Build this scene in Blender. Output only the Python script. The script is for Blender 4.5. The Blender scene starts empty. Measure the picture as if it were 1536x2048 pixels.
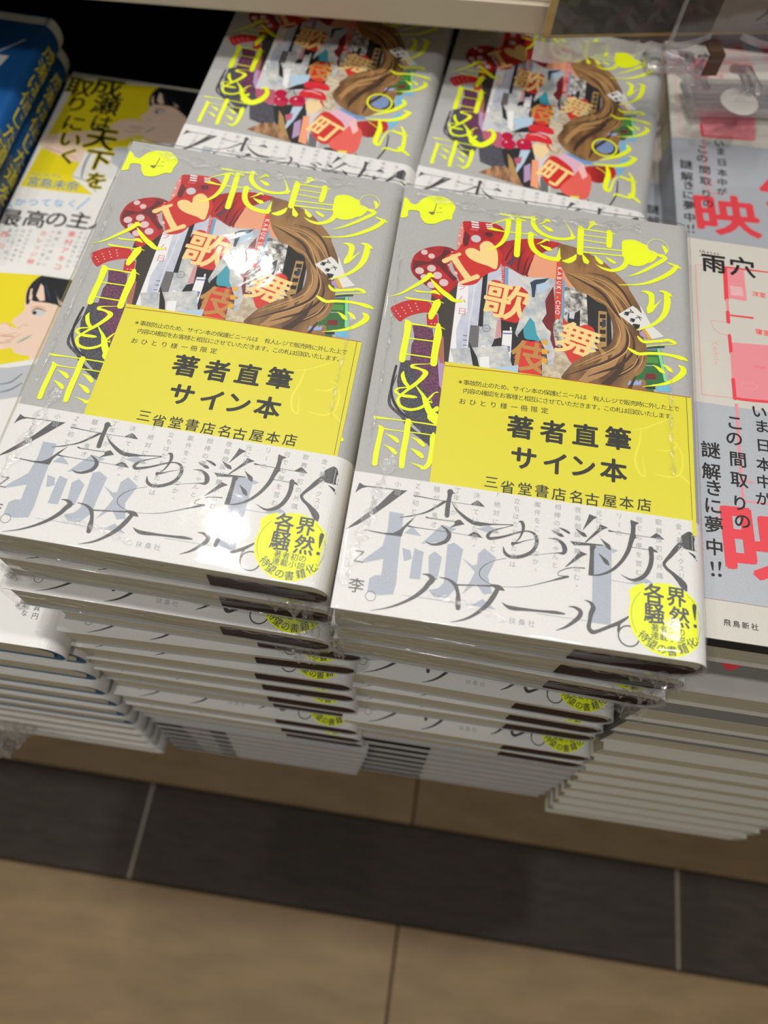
import bpy, bmesh, math, random
from mathutils import Vector, Matrix, noise
from mathutils.geometry import tessellate_polygon
C = bpy.context.scene.collection
random.seed(4)
U = 0.001            # everything below is written in millimetres
Z0 = 700.0           # book tops lie 700 mm above the floor
scene = bpy.context.scene

# ---------------------------------------------------------------- camera
cd = bpy.data.cameras.new('camera'); cam = bpy.data.objects.new('camera', cd); C.objects.link(cam)
RM = Matrix(((0.9889742, -0.1476970, 0.0107544), (0.1380651, 0.8933400, -0.4276467), (0.0535548, 0.4244163, 0.9038820)))
cam.matrix_world = Matrix.Translation((15.03*U, -75.45*U, (236.01+Z0)*U)) @ RM.to_4x4()
cd.sensor_fit = 'VERTICAL'; cd.sensor_height = 36.0; cd.lens = 36.0*1538.0/2048.0
cd.clip_start = 0.02; cd.clip_end = 30
cd.dof.use_dof = True; cd.dof.focus_distance = 0.288; cd.dof.aperture_fstop = 8.0
scene.camera = cam

# ---------------------------------------------------------------- light
w = bpy.data.worlds.new('store'); scene.world = w; w.use_nodes = True
w.node_tree.nodes['Background'].inputs[0].default_value = (0.80, 0.78, 0.74, 1)
w.node_tree.nodes['Background'].inputs[1].default_value = 0.19
def lamp(x, y, z, power, r, col=(1, .96, .9)):
    l = bpy.data.lights.new('downlight', 'AREA'); l.shape = 'DISK'; l.size = r*2*U; l.energy = power; l.color = col
    o = bpy.data.objects.new('downlight', l); C.objects.link(o); o.location = (x*U, y*U, (z+Z0)*U)
for x, y, p, r in [(-481, 819, 6, 42), (-645, 1853, 6, 42), (884, 700, .8, 40), (-250, 380, 10.5, 60), (520, 400, 9, 60), (-1200, 380, 6, 60), (1500, 380, 6, 60), (200, -900, 9, 60), (-900, -900, 7, 60)]:
    lamp(x, y, 1900, p, r)
scene.view_settings.view_transform = 'Standard'; scene.view_settings.look = 'None'
scene.view_settings.exposure = -0.1; scene.view_settings.gamma = 1.0; scene.view_settings.use_curve_mapping = False
scene.cycles.max_bounces = 8; scene.cycles.transparent_max_bounces = 24

# ---------------------------------------------------------------- materials
def lin(c):
    return tuple(((v/255.0)/12.92 if v/255.0 <= .04045 else ((v/255.0+.055)/1.055)**2.4) for v in c)
MATS = {}
def mat(name, col, rough=.6, spec=.5, metal=0.0, var=0.0, vscale=300.0, bump=0.0, bscale=1500.0, stretch=(1, 1, 1), col2=None, coat=0.0):
    m = bpy.data.materials.new(name); m.use_nodes = True; nt = m.node_tree; b = nt.nodes['Principled BSDF']
    c = lin(col)
    b.inputs['Base Color'].default_value = (*c, 1); b.inputs['Roughness'].default_value = rough
    b.inputs['Specular IOR Level'].default_value = spec; b.inputs['Metallic'].default_value = metal
    b.inputs['Coat Weight'].default_value = coat; b.inputs['Coat Roughness'].default_value = .12
    tc = nt.nodes.new('ShaderNodeTexCoord'); mp = nt.nodes.new('ShaderNodeMapping'); mp.inputs['Scale'].default_value = stretch
    nt.links.new(tc.outputs['Object'], mp.inputs['Vector'])
    if var > 0 or col2:
        n = nt.nodes.new('ShaderNodeTexNoise'); n.inputs['Scale'].default_value = vscale; n.inputs['Detail'].default_value = 3
        nt.links.new(mp.outputs[0], n.inputs['Vector'])
        r = nt.nodes.new('ShaderNodeValToRGB'); r.color_ramp.elements[0].position = .35; r.color_ramp.elements[1].position = .65
        if col2: a, d = c, lin(col2)
        else: a, d = tuple(v*(1-var) for v in c), tuple(min(1, v*(1+var)) for v in c)
        r.color_ramp.elements[0].color = (*a, 1); r.color_ramp.elements[1].color = (*d, 1)
        nt.links.new(n.outputs[0], r.inputs[0]); nt.links.new(r.outputs[0], b.inputs['Base Color'])
    if bump > 0:
        n2 = nt.nodes.new('ShaderNodeTexNoise'); n2.inputs['Scale'].default_value = bscale; n2.inputs['Detail'].default_value = 2
        nt.links.new(mp.outputs[0], n2.inputs['Vector'])
        bp = nt.nodes.new('ShaderNodeBump'); bp.inputs['Strength'].default_value = bump; bp.inputs['Distance'].default_value = .0002
        nt.links.new(n2.outputs[0], bp.inputs['Height']); nt.links.new(bp.outputs[0], b.inputs['Normal'])
    MATS[name] = m
    return m
def clear(name, tint=(1, 1, 1), rough=.08, ior=1.45, bump=.4, bscale=120.0, haze=0.0, gain=1.0):
    m = bpy.data.materials.new(name); m.use_nodes = True; nt = m.node_tree; nt.nodes.clear()
    o = nt.nodes.new('ShaderNodeOutputMaterial'); mx = nt.nodes.new('ShaderNodeMixShader'); t = nt.nodes.new('ShaderNodeBsdfTransparent')
    g = nt.nodes.new('ShaderNodeBsdfGlossy'); f = nt.nodes.new('ShaderNodeLayerWeight'); f.inputs[0].default_value = .5; pw = nt.nodes.new('ShaderNodeMath'); pw.operation = 'POWER'; pw.inputs[1].default_value = 5; nt.links.new(f.outputs['Facing'], pw.inputs[0])
    g.inputs['Roughness'].default_value = rough; t.inputs[0].default_value = (*tint, 1)
    tc = nt.nodes.new('ShaderNodeTexCoord'); n = nt.nodes.new('ShaderNodeTexNoise'); n.inputs['Scale'].default_value = bscale; n.inputs['Detail'].default_value = 4
    n.inputs['Distortion'].default_value = 1.2
    bp = nt.nodes.new('ShaderNodeBump'); bp.inputs['Strength'].default_value = bump; bp.inputs['Distance'].default_value = .0006
    nt.links.new(tc.outputs['Object'], n.inputs['Vector']); nt.links.new(n.outputs[0], bp.inputs['Height'])
    nt.links.new(bp.outputs[0], g.inputs['Normal'])
    ml = nt.nodes.new('ShaderNodeMath'); ml.operation = 'MULTIPLY_ADD'; ml.inputs[1].default_value = .45*gain; ml.inputs[2].default_value = ((ior-1)/(ior+1))**2*1.3*gain; ml.use_clamp = True
    nt.links.new(pw.outputs[0], ml.inputs[0])
    nt.links.new(ml.outputs[0], mx.inputs[0]); nt.links.new(t.outputs[0], mx.inputs[1]); nt.links.new(g.outputs[0], mx.inputs[2])
    last = mx
    if haze > 0:
        df = nt.nodes.new('ShaderNodeBsdfDiffuse'); df.inputs[0].default_value = (.8, .8, .8, 1); m2 = nt.nodes.new('ShaderNodeMixShader'); m2.inputs[0].default_value = haze
        nt.links.new(mx.outputs[0], m2.inputs[1]); nt.links.new(df.outputs[0], m2.inputs[2]); last = m2
    nt.links.new(last.outputs[0], o.inputs[0]); MATS[name] = m
    return m
# paper, board and book materials
mat('greycover', (176, 177, 176), .42, .5, var=.03, vscale=900, bump=.12)
mat('obiwhite', (228, 228, 226), .34, .5, var=.02, vscale=1500, bump=.5, bscale=2600)
mat('pages', (206, 196, 172), .85, .2, var=.14, vscale=1.0, stretch=(8, 8, 2600))
mat('pagesgrey', (196, 192, 186), .85, .2, var=.10, vscale=1.0, stretch=(8, 8, 2600))
mat('endpaper', (66, 46, 38), .8, .2, var=.15, vscale=1.0, stretch=(8, 8, 2000))
mat('nwhite', (232, 232, 230), .35); mat('nboard', (60, 98, 124), .6); mat('nyellow', (232, 216, 30), .35)
mat('asilver', (176, 180, 188), .33, .5, bump=.5, bscale=2600, var=.02, vscale=1200); mat('acard', (205, 201, 192), .4, .5, bump=.6, bscale=2200)
mat('ablack', (16, 15, 14), .6); mat('bblue', (20, 84, 150), .4); mat('bcloth', (96, 116, 138), .45, col2=(40, 60, 84), vscale=60)
for n, c, r in [('yellow', (240, 252, 30), .4), ('yellowpale', (226, 230, 130), .4), ('blackcloth', (58, 60, 66), .6), ('purple', (84, 46, 76), .6), ('pink2', (186, 92, 116), .5), ('lilac', (176, 150, 190), .5),
    ('darkhair', (58, 50, 46), .6), ('brownskin', (168, 108, 84), .5), ('strapred', (196, 36, 42), .4), ('petal', (240, 190, 190), .4), ('pip', (222, 196, 196), .4), ('petal2', (222, 180, 200), .4), ('paper', (206, 206, 214), .6),
    ('white', (236, 236, 238), .5), ('signpink', (226, 130, 140), .5), ('black', (30, 29, 32), .6), ('greypanel', (104, 104, 106), .5), ('inkgrey', (120, 122, 126), .4), ('pinkpaper', (206, 150, 156), .5),
    ('yellowbit', (226, 220, 70), .5), ('towerblue', (110, 120, 178), .5), ('signred', (204, 40, 36), .45), ('bluepanel', (116, 160, 196), .5), ('cream', (246, 214, 142), .5), ('teal', (60, 158, 176), .5),
    ('signred2', (212, 52, 40), .5), ('goldsign', (190, 138, 70), .5), ('stripebrown', (86, 70, 66), .5), ('goldsq', (226, 168, 50), .5), ('navy', (44, 62, 84), .5), ('iceblue', (178, 204, 226), .5), ('bloodred', (118, 30, 34), .5),
    ('signorange', (216, 72, 48), .5), ('goldhair2', (176, 140, 84), .5), ('skin', (232, 160, 124), .5), ('clothdark', (90, 18, 24), .5), ('violet', (96, 52, 74), .5),
    ('hairlight', (176, 134, 84), .5), ('hairdark', (66, 44, 32), .5), ('hairgold', (206, 164, 104), .5), ('cardwhite', (226, 226, 222), .4), ('inkblack', (34, 34, 38), .5), ('darkteal', (28, 76, 74), .5), ('greenbox', (44, 110, 56), .5),
    ('greenlight', (130, 222, 160), .5), ('greenlight2', (76, 150, 60), .5), ('bluepetal', (150, 176, 232), .5), ('skyblue', (116, 184, 220), .5), ('lipred', (214, 46, 56), .4), ('cherry', (186, 20, 66), .35), ('cream2', (236, 208, 158), .5),
    ('peach', (240, 160, 120), .5), ('coral', (228, 96, 86), .5), ('feather', (96, 156, 210), .5), ('petalblue', (120, 146, 190), .5), ('diceside', (220, 140, 130), .5), ('pink3', (216, 110, 110), .5), ('greydot', (204, 202, 206), .4),
    ('inkolive', (120, 120, 60), .5), ('ink', (40, 41, 44), .38), ('paleblue', (178, 186, 200), .38), ('palegrey', (172, 174, 178), .5), ('slipline', (170, 70, 20), .5), ('slipline2', (60, 60, 20), .5), ('inkslip', (34, 36, 28), .5), ('slipfaint', (238, 232, 70), .4),
    ('nskin', (236, 208, 188), .4), ('nskinline', (190, 134, 110), .5), ('nhair', (16, 18, 24), .4), ('nhairblue', (34, 46, 66), .4), ('neye', (206, 206, 206), .4), ('nblush', (224, 160, 120), .5), ('nmouth', (150, 170, 156), .5), ('nclothgrey', (186, 190, 198), .5), ('nline', (90, 100, 116), .5),
    ('nink', (22, 22, 26), .5), ('nblue', (90, 130, 176), .5), ('nsky', (90, 164, 232), .5), ('nred', (226, 60, 60), .5), ('ngrey', (150, 148, 150), .5), ('ngrey2', (90, 90, 94), .5),
    ('apink2', (232, 156, 164), .5), ('apink', (230, 140, 150), .5), ('apink3', (226, 176, 178), .5), ('ared', (226, 64, 76), .5), ('ared2', (246, 62, 70), .45), ('aink', (20, 20, 22), .5), ('slipyellow', (226, 218, 52), .4), ('spineyellow', (232, 218, 36), .5)]:
    mat(n, c, r)
for n in ('ink', 'paleblue', 'yellow', 'strapred'): pass
mat('blackcloth', (46, 48, 54), .5, bump=.8, bscale=3000, col2=(92, 92, 104), vscale=1800)
mat('purple', (60, 40, 60), .5, col2=(128, 62, 104), vscale=1200)
mat('hair', (98, 68, 44), .45, col2=(158, 118, 72), vscale=120, stretch=(1, .35, 1))
mat('clothred', (196, 36, 36), .5, col2=(140, 24, 28), vscale=160, stretch=(1, .2, 1))
mat('torn', (170, 178, 188), .55, col2=(214, 214, 208), vscale=260); mat('tornnoise', (226, 226, 220), .55, col2=(90, 84, 84), vscale=420); mat('beigetorn', (216, 204, 182), .55, col2=(176, 160, 136), vscale=420)
mat('bluegrey', (186, 192, 214), .55, col2=(206, 210, 222), vscale=200)
mat('dicered', (204, 36, 40), .4, col2=(160, 24, 32), vscale=90); mat('dicered2', (200, 34, 38), .4, col2=(140, 26, 34), vscale=110); mat('dicedark', (112, 26, 34), .4, col2=(84, 26, 34), vscale=160); mat('fur', (190, 144, 100), .6, col2=(120, 84, 60), vscale=400, stretch=(1, .3, 1))
mat('paleblue', (176, 184, 198), .36, bump=.5, bscale=2600, var=.06, vscale=2500)
mat('ink', (52, 53, 57), .36, .8, bump=.5, bscale=2600, col2=(74, 75, 80), vscale=2600)
clear('film', rough=.05, ior=1.35, bump=.12, bscale=60, haze=.012)
clear('filmfold', rough=.10, ior=1.5, bump=.9, bscale=260, haze=.08, gain=1.6)
clear('filmwelt', rough=.16, ior=1.6, bump=.8, bscale=700, haze=.01, gain=2.2)
clear('sleeve', tint=(.94, .94, .92), rough=.14, ior=1.5, bump=.5, bscale=40, haze=.05)
clear('bagfilm', tint=(.92, .92, .9), rough=.2, ior=1.6, bump=.8, bscale=200, haze=.28, gain=1.8)
clear('skirt', tint=(.85, .84, .82), rough=.2, ior=1.6, bump=.8, bscale=90, haze=.7, gain=1.5)
clear('acrylic', tint=(.95, .94, .95), rough=.03, ior=1.5, bump=.05, bscale=30, haze=.0, gain=1.1)
clear('acryliced', tint=(.96, .95, .96), rough=.06, ior=1.6, bump=.6, bscale=160, haze=.17, gain=3.5)
mat('tilebeige', (138, 114, 80), .5, .35, var=.10, vscale=14, stretch=(1, 3.5, 1), bump=.2, bscale=300)
mat('tiledark', (58, 49, 42), .55, .25, var=.16, vscale=30, stretch=(1, 4, 1), bump=.4, bscale=700)
mat('joint', (150, 142, 128), .8); mat('grout', (60, 50, 40), .9, .2, var=.1, vscale=200)
mat('shelfcream', (206, 194, 174), .45, .4, var=.02, vscale=30); mat('shelfedge', (70, 44, 28), .5); mat('furniture', (30, 24, 20), .6, .3, var=.2, vscale=20, stretch=(1, 8, 1)); mat('backblack', (10, 9, 8), .8, .1)
mat('agrey', (122, 120, 116), .5); mat('gold', (206, 176, 106), .35, .5, metal=.3); mat('signphoto', (24, 22, 20), .3, col2=(44, 38, 36), vscale=20, stretch=(.4, 2, 1)); mat('signpaper', (170, 160, 148), .6); mat('browntape', (96, 72, 56), .4); mat('discwhite', (226, 222, 216), .3, .6); mat('wallpaint', (190, 184, 172), .8)

# ---------------------------------------------------------------- helpers
def tag(o, label=None, cat=None, group=None, kind=None):
    if label: o['label'] = label
    if cat: o['category'] = cat
    if group: o['group'] = group
    if kind: o['kind'] = kind
    return o
def empty(name, x, y, z, yaw=0):
    o = bpy.data.objects.new(name, None); C.objects.link(o); o.location = (x*U, y*U, (z+Z0)*U); o.rotation_euler = (0, 0, yaw); o.empty_display_size = .02
    return o
def mesh(name, verts, faces, mats, idx=None, smooth=False):
    me = bpy.data.meshes.new(name); me.from_pydata([(v[0]*U, v[1]*U, v[2]*U) for v in verts], [], faces)
    for m in mats: me.materials.append(MATS[m])
    if idx: me.polygons.foreach_set('material_index', idx)
    if smooth: me.polygons.foreach_set('use_smooth', [True]*len(faces))
    me.update(); return me
def link(name, me, parent=None):
    o = bpy.data.objects.new(name, me); C.objects.link(o); o.parent = parent
    return o
def box(x0, x1, y0, y1, z0, z1, bevel=0.0, seg=2):
    bm = bmesh.new(); bmesh.ops.create_cube(bm, size=1)
    for v in bm.verts: v.co = Vector(((x0+x1)/2+v.co.x*(x1-x0), (y0+y1)/2+v.co.y*(y1-y0), (z0+z1)/2+v.co.z*(z1-z0)))
    if bevel: bmesh.ops.bevel(bm, geom=bm.edges[:], offset=bevel, segments=seg, affect='EDGES')
    vs = [tuple(v.co) for v in bm.verts]; bm.verts.index_update(); fs = [[v.index for v in f.verts] for f in bm.faces]; bm.free()
    return vs, fs
def merge(*parts):
    V, F = [], []
    for v, f in parts:
        n = len(V); V += v; F += [[i+n for i in q] for q in f]
    return V, F
def tube(pts, r, n=8, closed=False):
    V, F = [], []; k = len(pts)
    for i, p in enumerate(pts):
        a = Vector(pts[max(0, i-1)]); b = Vector(pts[min(k-1, i+1)]); d = (b-a).normalized()
        u = d.cross(Vector((0, 0, 1)));  u = u.normalized() if u.length > .01 else Vector((1, 0, 0)); v = d.cross(u)
        rr = r[i] if isinstance(r, (list, tuple)) else r
        for j in range(n):
            t = 2*math.pi*j/n; V.append(tuple(Vector(p)+u*math.cos(t)*rr+v*math.sin(t)*rr))
    for i in range(k-1):
        for j in range(n): F.append([i*n+j, i*n+(j+1) % n, (i+1)*n+(j+1) % n, (i+1)*n+j])
    F.append(list(range(n))[::-1]); F.append([(k-1)*n+j for j in range(n)])
    return V, F

# ---------------------------------------------------------------- printed artwork (flat print, in millimetres on its sheet)
ART = {
 'cover': [
  ('p','blackcloth',1,[9.77,99.39,9.55,89.84,12.75,78.32,13.9,76.82,16.21,73.59,20.67,69.94,24.38,64.31,26.27,64.1,27.76,73.09,26.29,86.7,23.76,102.21]),
  ('s','blackcloth',1,[9.17,92.72,0.27,8.28,88.45,0.74,7.72,84.57,0.83,7.91,80.88,1.16,8.9,78.49,1.16,11.57,76.42,1.28,13.68,74.82,1.4,15.42,72.34,1.52,17.61,69.96,1.51,20.9,68.06,1.76,23.62,66.89,3.0]),
  ('p','blackcloth',1,[15.36,98.74,24.09,101.43,31.16,82.02,41.19,75.9,44.3,67.82,44.25,62.73,37.53,60.71,31.02,62.54,28.43,72.03,18.71,80.86,14.22,90.2]),
  ('p','purple',2,[15.22,115.92,19.82,116.4,23.09,102.4,25.5,93.25,16.7,94.02,13.33,98.56,12.82,107.22]),
  ('p','purple',2,[11.88,117.29,18.59,116.53,24.09,101.43,28.14,83.74,25.17,80.19,19.02,88.97]),
  ('p','pink2',2,[20.77,120.07,25.76,110.29,28.49,97.31,33.73,93.49,38.47,86.9,41.84,77.39,38.53,75.74,29.67,80.24,23.65,101.3]),
  ('p','lilac',3,[21.53,113.19,24.03,106.96,27.66,91.63,27.7,86.27,25.24,90.88]),
  ('p','darkhair',2,[17.64,133.12,23.42,137.66,27.57,141.15,28.01,124.52,27.44,118.53,27.43,101.79,26.1,100.86,24.54,112.93,22.57,115.09,21.39,123.29,17.77,129.35]),
  ('p','brownskin',3,[22.97,114.08,24.91,109.42,25.65,101.12,24.43,100.56,23.36,103.85]),
  ('p','lilac',3,[25.75,101.49,26.34,99.17,26.61,93.44,25.78,93.3,25.45,99.01]),
  ('P','strapred',3,[2.67,122.79,5.19,125.88,8.46,127.99,12.47,129.12,17.56,128.56,18.93,124.32,15.52,123.32,11.63,121.49,8.95,119.52,6.74,117.46]),
  ('p','strapred',3,[16.75,122.8,21.1,123.24,21.8,118.22,19.74,117.11,17.68,117.28]),
  ('c','petal',4,4.95,122.18,0.29),
  ('c','petal',4,5.92,121.06,0.29),
  ('c','petal',4,6.91,119.95,0.29),
  ('c','petal',4,7.03,124.24,0.29),
  ('c','petal',4,7.96,122.96,0.29),
  ('c','petal',4,8.76,121.7,0.29),
  ('c','petal',4,9.42,125.84,0.3),
  ('c','petal',4,10.22,124.57,0.29),
  ('c','petal',4,10.99,123.15,0.29),
  ('c','petal',4,11.98,127.26,0.3),
  ('c','petal',4,12.63,125.84,0.3),
  ('c','petal',4,13.27,124.39,0.29),
  ('c','petal',4,19.16,118.61,0.29),
  ('c','petal',4,20.49,118.71,0.29),
  ('p','strapred',3,[17.39,132.69,20.52,136.73,23.75,137.33,21.67,131.59,19.89,131.64]),
  ('p','paper',2,[27.34,140.62,35.79,145.96,44.03,152.07,55.49,150.45,63.8,150.51,66.45,93.27,27.6,86.42,27.59,102.01]),
  ('p','white',3,[27.34,140.62,32.74,141.27,33.15,124.3,30.56,102.21,27.59,102.01]),
  ('p','bluegrey',3,[31.61,141.06,36.93,146.17,37.14,120.45,34.05,120.59,32.28,127.69]),
  ('p','bluegrey',4,[30.26,125.18,33.91,128.35,37.14,120.45,38.49,101.64,33.89,101.48,30.59,101.88,28.94,117.21]),
  ('p','bluegrey',3,[38.73,147.27,43.82,150.89,45.04,154.18,45.59,142.57,42.95,143.19,39.74,143.71,38.68,139.05,39.19,122.58]),
  ('t','signpink',5,'ラム日',28.96,138.7,30.4,126.63,3.87,0,0.002,1),
  ('p','black',5,[36.92,146.36,38.78,147.66,39.21,120.66,37.12,120.62]),
  ('p','greypanel',5,[34.19,120.61,37.66,120.9,38.06,109.77,34.18,109.58]),
  ('s','white',5,[34.19,141.17,0.26,33.94,128.0,0.25,33.53,120.14,0.25,34.14,101.69,0.36]),
  ('s','black',6,[31.78,115.13,0.25,33.56,115.32,0.31]),
  ('s','black',6,[31.99,112.93,0.24,33.77,113.12,0.31]),
  ('s','black',6,[32.21,110.58,0.24,33.98,110.77,0.3]),
  ('s','black',6,[30.99,109.0,0.36,31.39,104.86,0.42]),
  ('s','black',6,[31.05,106.98,0.24,32.12,107.18,0.24]),
  ('s','black',6,[35.34,107.93,0.42,36.16,107.97,0.42]),
  ('s','black',6,[34.42,106.08,0.42,34.95,106.17,0.42]),
  ('p','torn',6,[38.67,128.88,42.95,128.24,45.0,127.19,46.19,116.9,43.93,115.62,42.59,111.61,41.6,108.55,38.77,111.09,37.55,120.53,39.06,120.81]),
  ('p','black',5,[45.55,125.52,54.94,125.84,55.4,118.23,61.96,120.47,64.8,96.19,40.68,88.73,42.8,102.08,42.24,109.01,43.93,115.62,46.33,116.92]),
  ('r','inkgrey',7,40.37,120.17,1.55,0.31),
  ('s','inkgrey',7,[39.27,119.97,0.22,41.61,120.4,0.22]),
  ('p','pinkpaper',6,[44.3,125.29,45.69,125.55,46.48,116.78,44.15,116.35]),
  ('p','bluegrey',6,[38.57,113.44,40.26,113.07,42.33,111.4,41.76,108.24,42.8,102.08,39.54,102.16,37.95,107.89]),
  ('c','white',7,40.17,110.83,1.06),
  ('p','paper',7,[38.88,105.04,41.41,105.83,42.8,102.08,39.83,101.88]),
  ('p','white',7,[42.91,107.61,45.2,108.02,45.75,102.61,43.07,102.13]),
  ('p','signpink',8,[43.02,106.12,45.18,106.51,45.26,105.52,43.1,105.13]),
  ('s','yellowbit',8,[42.24,105.64,0.42,42.72,103.06,0.42]),
  ('p','white',6,[46.86,120.21,50.45,120.8,50.9,96.97,46.91,96.26]),
  ('p','towerblue',7,[46.99,119.29,50.44,119.75,50.43,119.05,47.01,118.6]),
  ('p','towerblue',7,[46.93,113.25,50.18,113.33,50.15,110.6,46.93,110.53]),
  ('p','lilac',7,[47.0,107.84,50.26,108.1,50.29,106.09,47.01,105.83]),
  ('p','towerblue',7,[46.84,105.47,50.3,105.59,50.31,105.09,46.83,104.97]),
  ('t','white',8,'三一',47.93,112.0,49.3,112.05,1.22,0,0,1),
  ('p','white',6,[49.41,122.53,50.11,122.48,50.16,120.92,49.52,120.98]),
  ('p','signred',7,[43.8,154.32,45.2,154.01,45.87,142.63,44.79,142.42]),
  ('t','white',8,'CONVENIENCE',44.49,153.69,45.1,142.86,1.26,-90,0,1),
  ('p','bluepanel',6,[45.35,151.94,46.79,152.21,47.32,142.53,45.61,142.21]),
  ('P','signred',8,[40.83,144.47,42.54,144.8,44.46,144.22,44.9,142.15,51.58,143.33,53.95,142.29,55.8,140.06,55.83,137.13,55.01,134.07,54.39,130.36,56.69,129.71,56.85,126.9,55.52,125.59,52.7,125.78,51.36,124.82,45.69,125.55,42.67,128.19,40.89,129.29,39.55,131.92,39.36,137.71,39.57,142.18]),
  ('t','cream',9,'歌',47.48,134.12,47.48,134.12,19.14,-6,0.03,1),
  ('c','cream',9,55.58,127.01,0.82),
  ('p','torn',10,[54.75,133.66,54.19,128.89,52.2,120.42,52.92,117.95,51.55,119.78,52.7,125.78,54.02,131.73]),
  ('P','teal',9,[54.69,125.44,56.43,129.31,58.44,128.61,59.45,125.61,59.91,122.18,61.72,119.73,61.0,117.53,59.04,117.86,55.39,118.4]),
  ('P','signred2',9,[55.76,116.92,57.7,116.93,62.17,116.36,62.89,102.05,54.49,101.86,53.87,107.4,51.91,108.06,53.55,112.41]),
  ('t','goldsign',10,'伎',57.87,109.13,57.87,109.13,15.1,-4,0.035,1),
  ('p','stripebrown',10,[61.99,119.78,64.27,118.81,65.69,109.53,65.09,101.45,62.36,101.95]),
  ('p','goldsq',11,[62.18,118.78,64.14,118.61,64.24,116.4,62.17,116.36]),
  ('p','goldsq',11,[62.41,114.35,64.35,114.19,64.45,112.0,62.39,111.97]),
  ('p','goldsq',11,[62.63,109.99,64.56,109.83,64.66,107.67,62.61,107.63]),
  ('p','torn',10,[51.81,147.71,53.91,149.54,55.59,146.03,58.4,148.47,65.35,150.03,66.29,145.2,65.33,142.19,62.56,138.87,62.92,131.56,61.32,127.64,64.68,124.66,65.51,122.14,67.26,114.56,71.15,113.97,74.43,110.26,70.28,100.66,65.84,99.87,64.17,113.14,59.88,121.11,58.88,126.29,56.96,128.64,55.1,123.8,52.24,118.39,51.6,120.04,54.01,129.91,55.16,134.71,56.21,138.61,54.67,143.01]),
  ('p','navy',11,[55.96,146.1,57.7,147.86,63.5,149.92,61.45,146.66,58.56,145.64,58.19,138.98,57.11,138.78,56.66,143.39]),
  ('p','iceblue',12,[58.57,145.41,62.5,147.81,64.02,146.67,62.0,142.98,59.17,141.04]),
  ('p','bloodred',11,[63.54,141.39,65.34,145.97,66.51,135.9,66.97,129.58,66.1,124.92,67.98,122.59,70.62,118.66,71.13,114.4,69.02,114.45,66.89,114.93,65.28,119.45,65.47,123.02,63.62,124.47,61.67,127.7,63.28,131.63,62.43,137.91]),
  ('p','tornnoise',12,[66.02,126.7,67.68,129.71,69.85,129.21,71.06,125.83,70.55,120.41,69.3,116.24,67.52,116.79,66.61,121.46]),
  ('p','beigetorn',12,[67.3,113.7,71.15,113.97,74.43,110.26,71.45,105.9,70.28,100.66,66.82,100.88]),
  ('p','bluepanel',11,[68.71,148.99,69.72,151.58,70.52,130.69,69.07,130.88]),
  ('p','tornnoise',11,[69.92,146.36,73.58,147.04,78.8,144.24,79.73,128.77,76.36,127.7,76.13,135.38,71.8,135.04,71.28,129.47,70.21,129.27]),
  ('p','black',12,[71.86,133.44,74.72,134.2,76.48,135.9,76.54,127.73,71.66,128.86]),
  ('p','paper',13,[72.3,131.02,74.1,130.9,74.43,134.15,73.62,134.69,72.21,133.74]),
  ('p','signorange',13,[66.14,159.17,68.67,159.65,69.07,132.7,68.57,129.88,66.68,129.53,66.29,136.78]),
  ('t','white',14,'KABUKI-CHO',67.52,155.56,67.54,133.04,2.67,-90,0.02,1),
  ('p','black',10,[78.6,144.68,83.24,141.79,88.38,139.04,89.32,120.31,83.03,116.55,82.1,126.96,79.55,128.74]),
  ('p','goldhair2',11,[83.7,136.78,86.96,136.93,87.2,119.92,83.7,118.41]),
  ('p','black',12,[84.27,135.28,86.62,135.49,86.58,133.43,84.31,133.23]),
  ('p','black',12,[84.34,131.42,86.68,131.63,86.64,129.59,84.38,129.4]),
  ('p','black',12,[84.41,127.61,86.73,127.81,86.69,125.79,84.45,125.6]),
  ('p','black',12,[84.48,123.83,86.79,124.03,86.75,122.04,84.52,121.85]),
  ('p','navy',12,[85.22,132.95,86.66,132.76,86.71,129.6,85.29,128.44]),
  ('P','signred2',12,[69.8,130.56,71.67,128.64,76.0,127.63,78.83,129.05,82.09,127.41,82.37,122.56,80.18,117.77,78.55,112.72,74.46,109.41,71.89,112.81,70.7,116.49,70.45,123.04]),
  ('t','cream',13,'舞',76.07,119.65,76.07,119.65,17.29,-14,0.03,1),
  ('p','torn',13,[79.79,119.45,82.39,121.68,82.32,116.85,78.52,114.0]),
  ('P','skin',9,[57.35,161.71,62.51,159.73,67.03,159.12,70.61,153.58,75.85,145.6,73.08,146.14,70.81,147.85,68.54,149.57,61.32,149.79,55.26,149.08,55.51,154.35]),
  ('P','clothred',8,[41.75,162.82,45.72,166.6,52.95,169.15,58.59,170.24,67.75,169.35,65.57,167.04,59.04,161.66,56.3,155.23,55.14,149.2,51.33,149.92,46.69,152.67,43.84,153.58]),
  ('s','clothdark',9,[45.34,156.07,0.77,46.69,160.78,0.64,49.14,166.51,0.13]),
  ('s','clothdark',9,[47.75,153.6,0.76,48.46,159.63,0.64,50.31,165.98,0.13]),
  ('s','clothdark',9,[50.69,151.24,0.76,50.87,157.13,0.64,52.69,164.18,0.13]),
  ('s','clothdark',9,[52.97,150.23,0.76,53.73,156.2,0.64,55.14,160.91,0.13]),
  ('s','clothdark',9,[54.09,150.08,0.76,55.43,155.8,0.64,56.85,160.5,0.13]),
  ('s','clothdark',9,[58.77,166.86,0.78,61.13,165.05,0.65,64.46,166.45,0.13]),
  ('p','violet',9,[45.49,153.9,48.0,158.06,51.01,163.85,49.71,157.65,47.75,153.6]),
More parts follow.
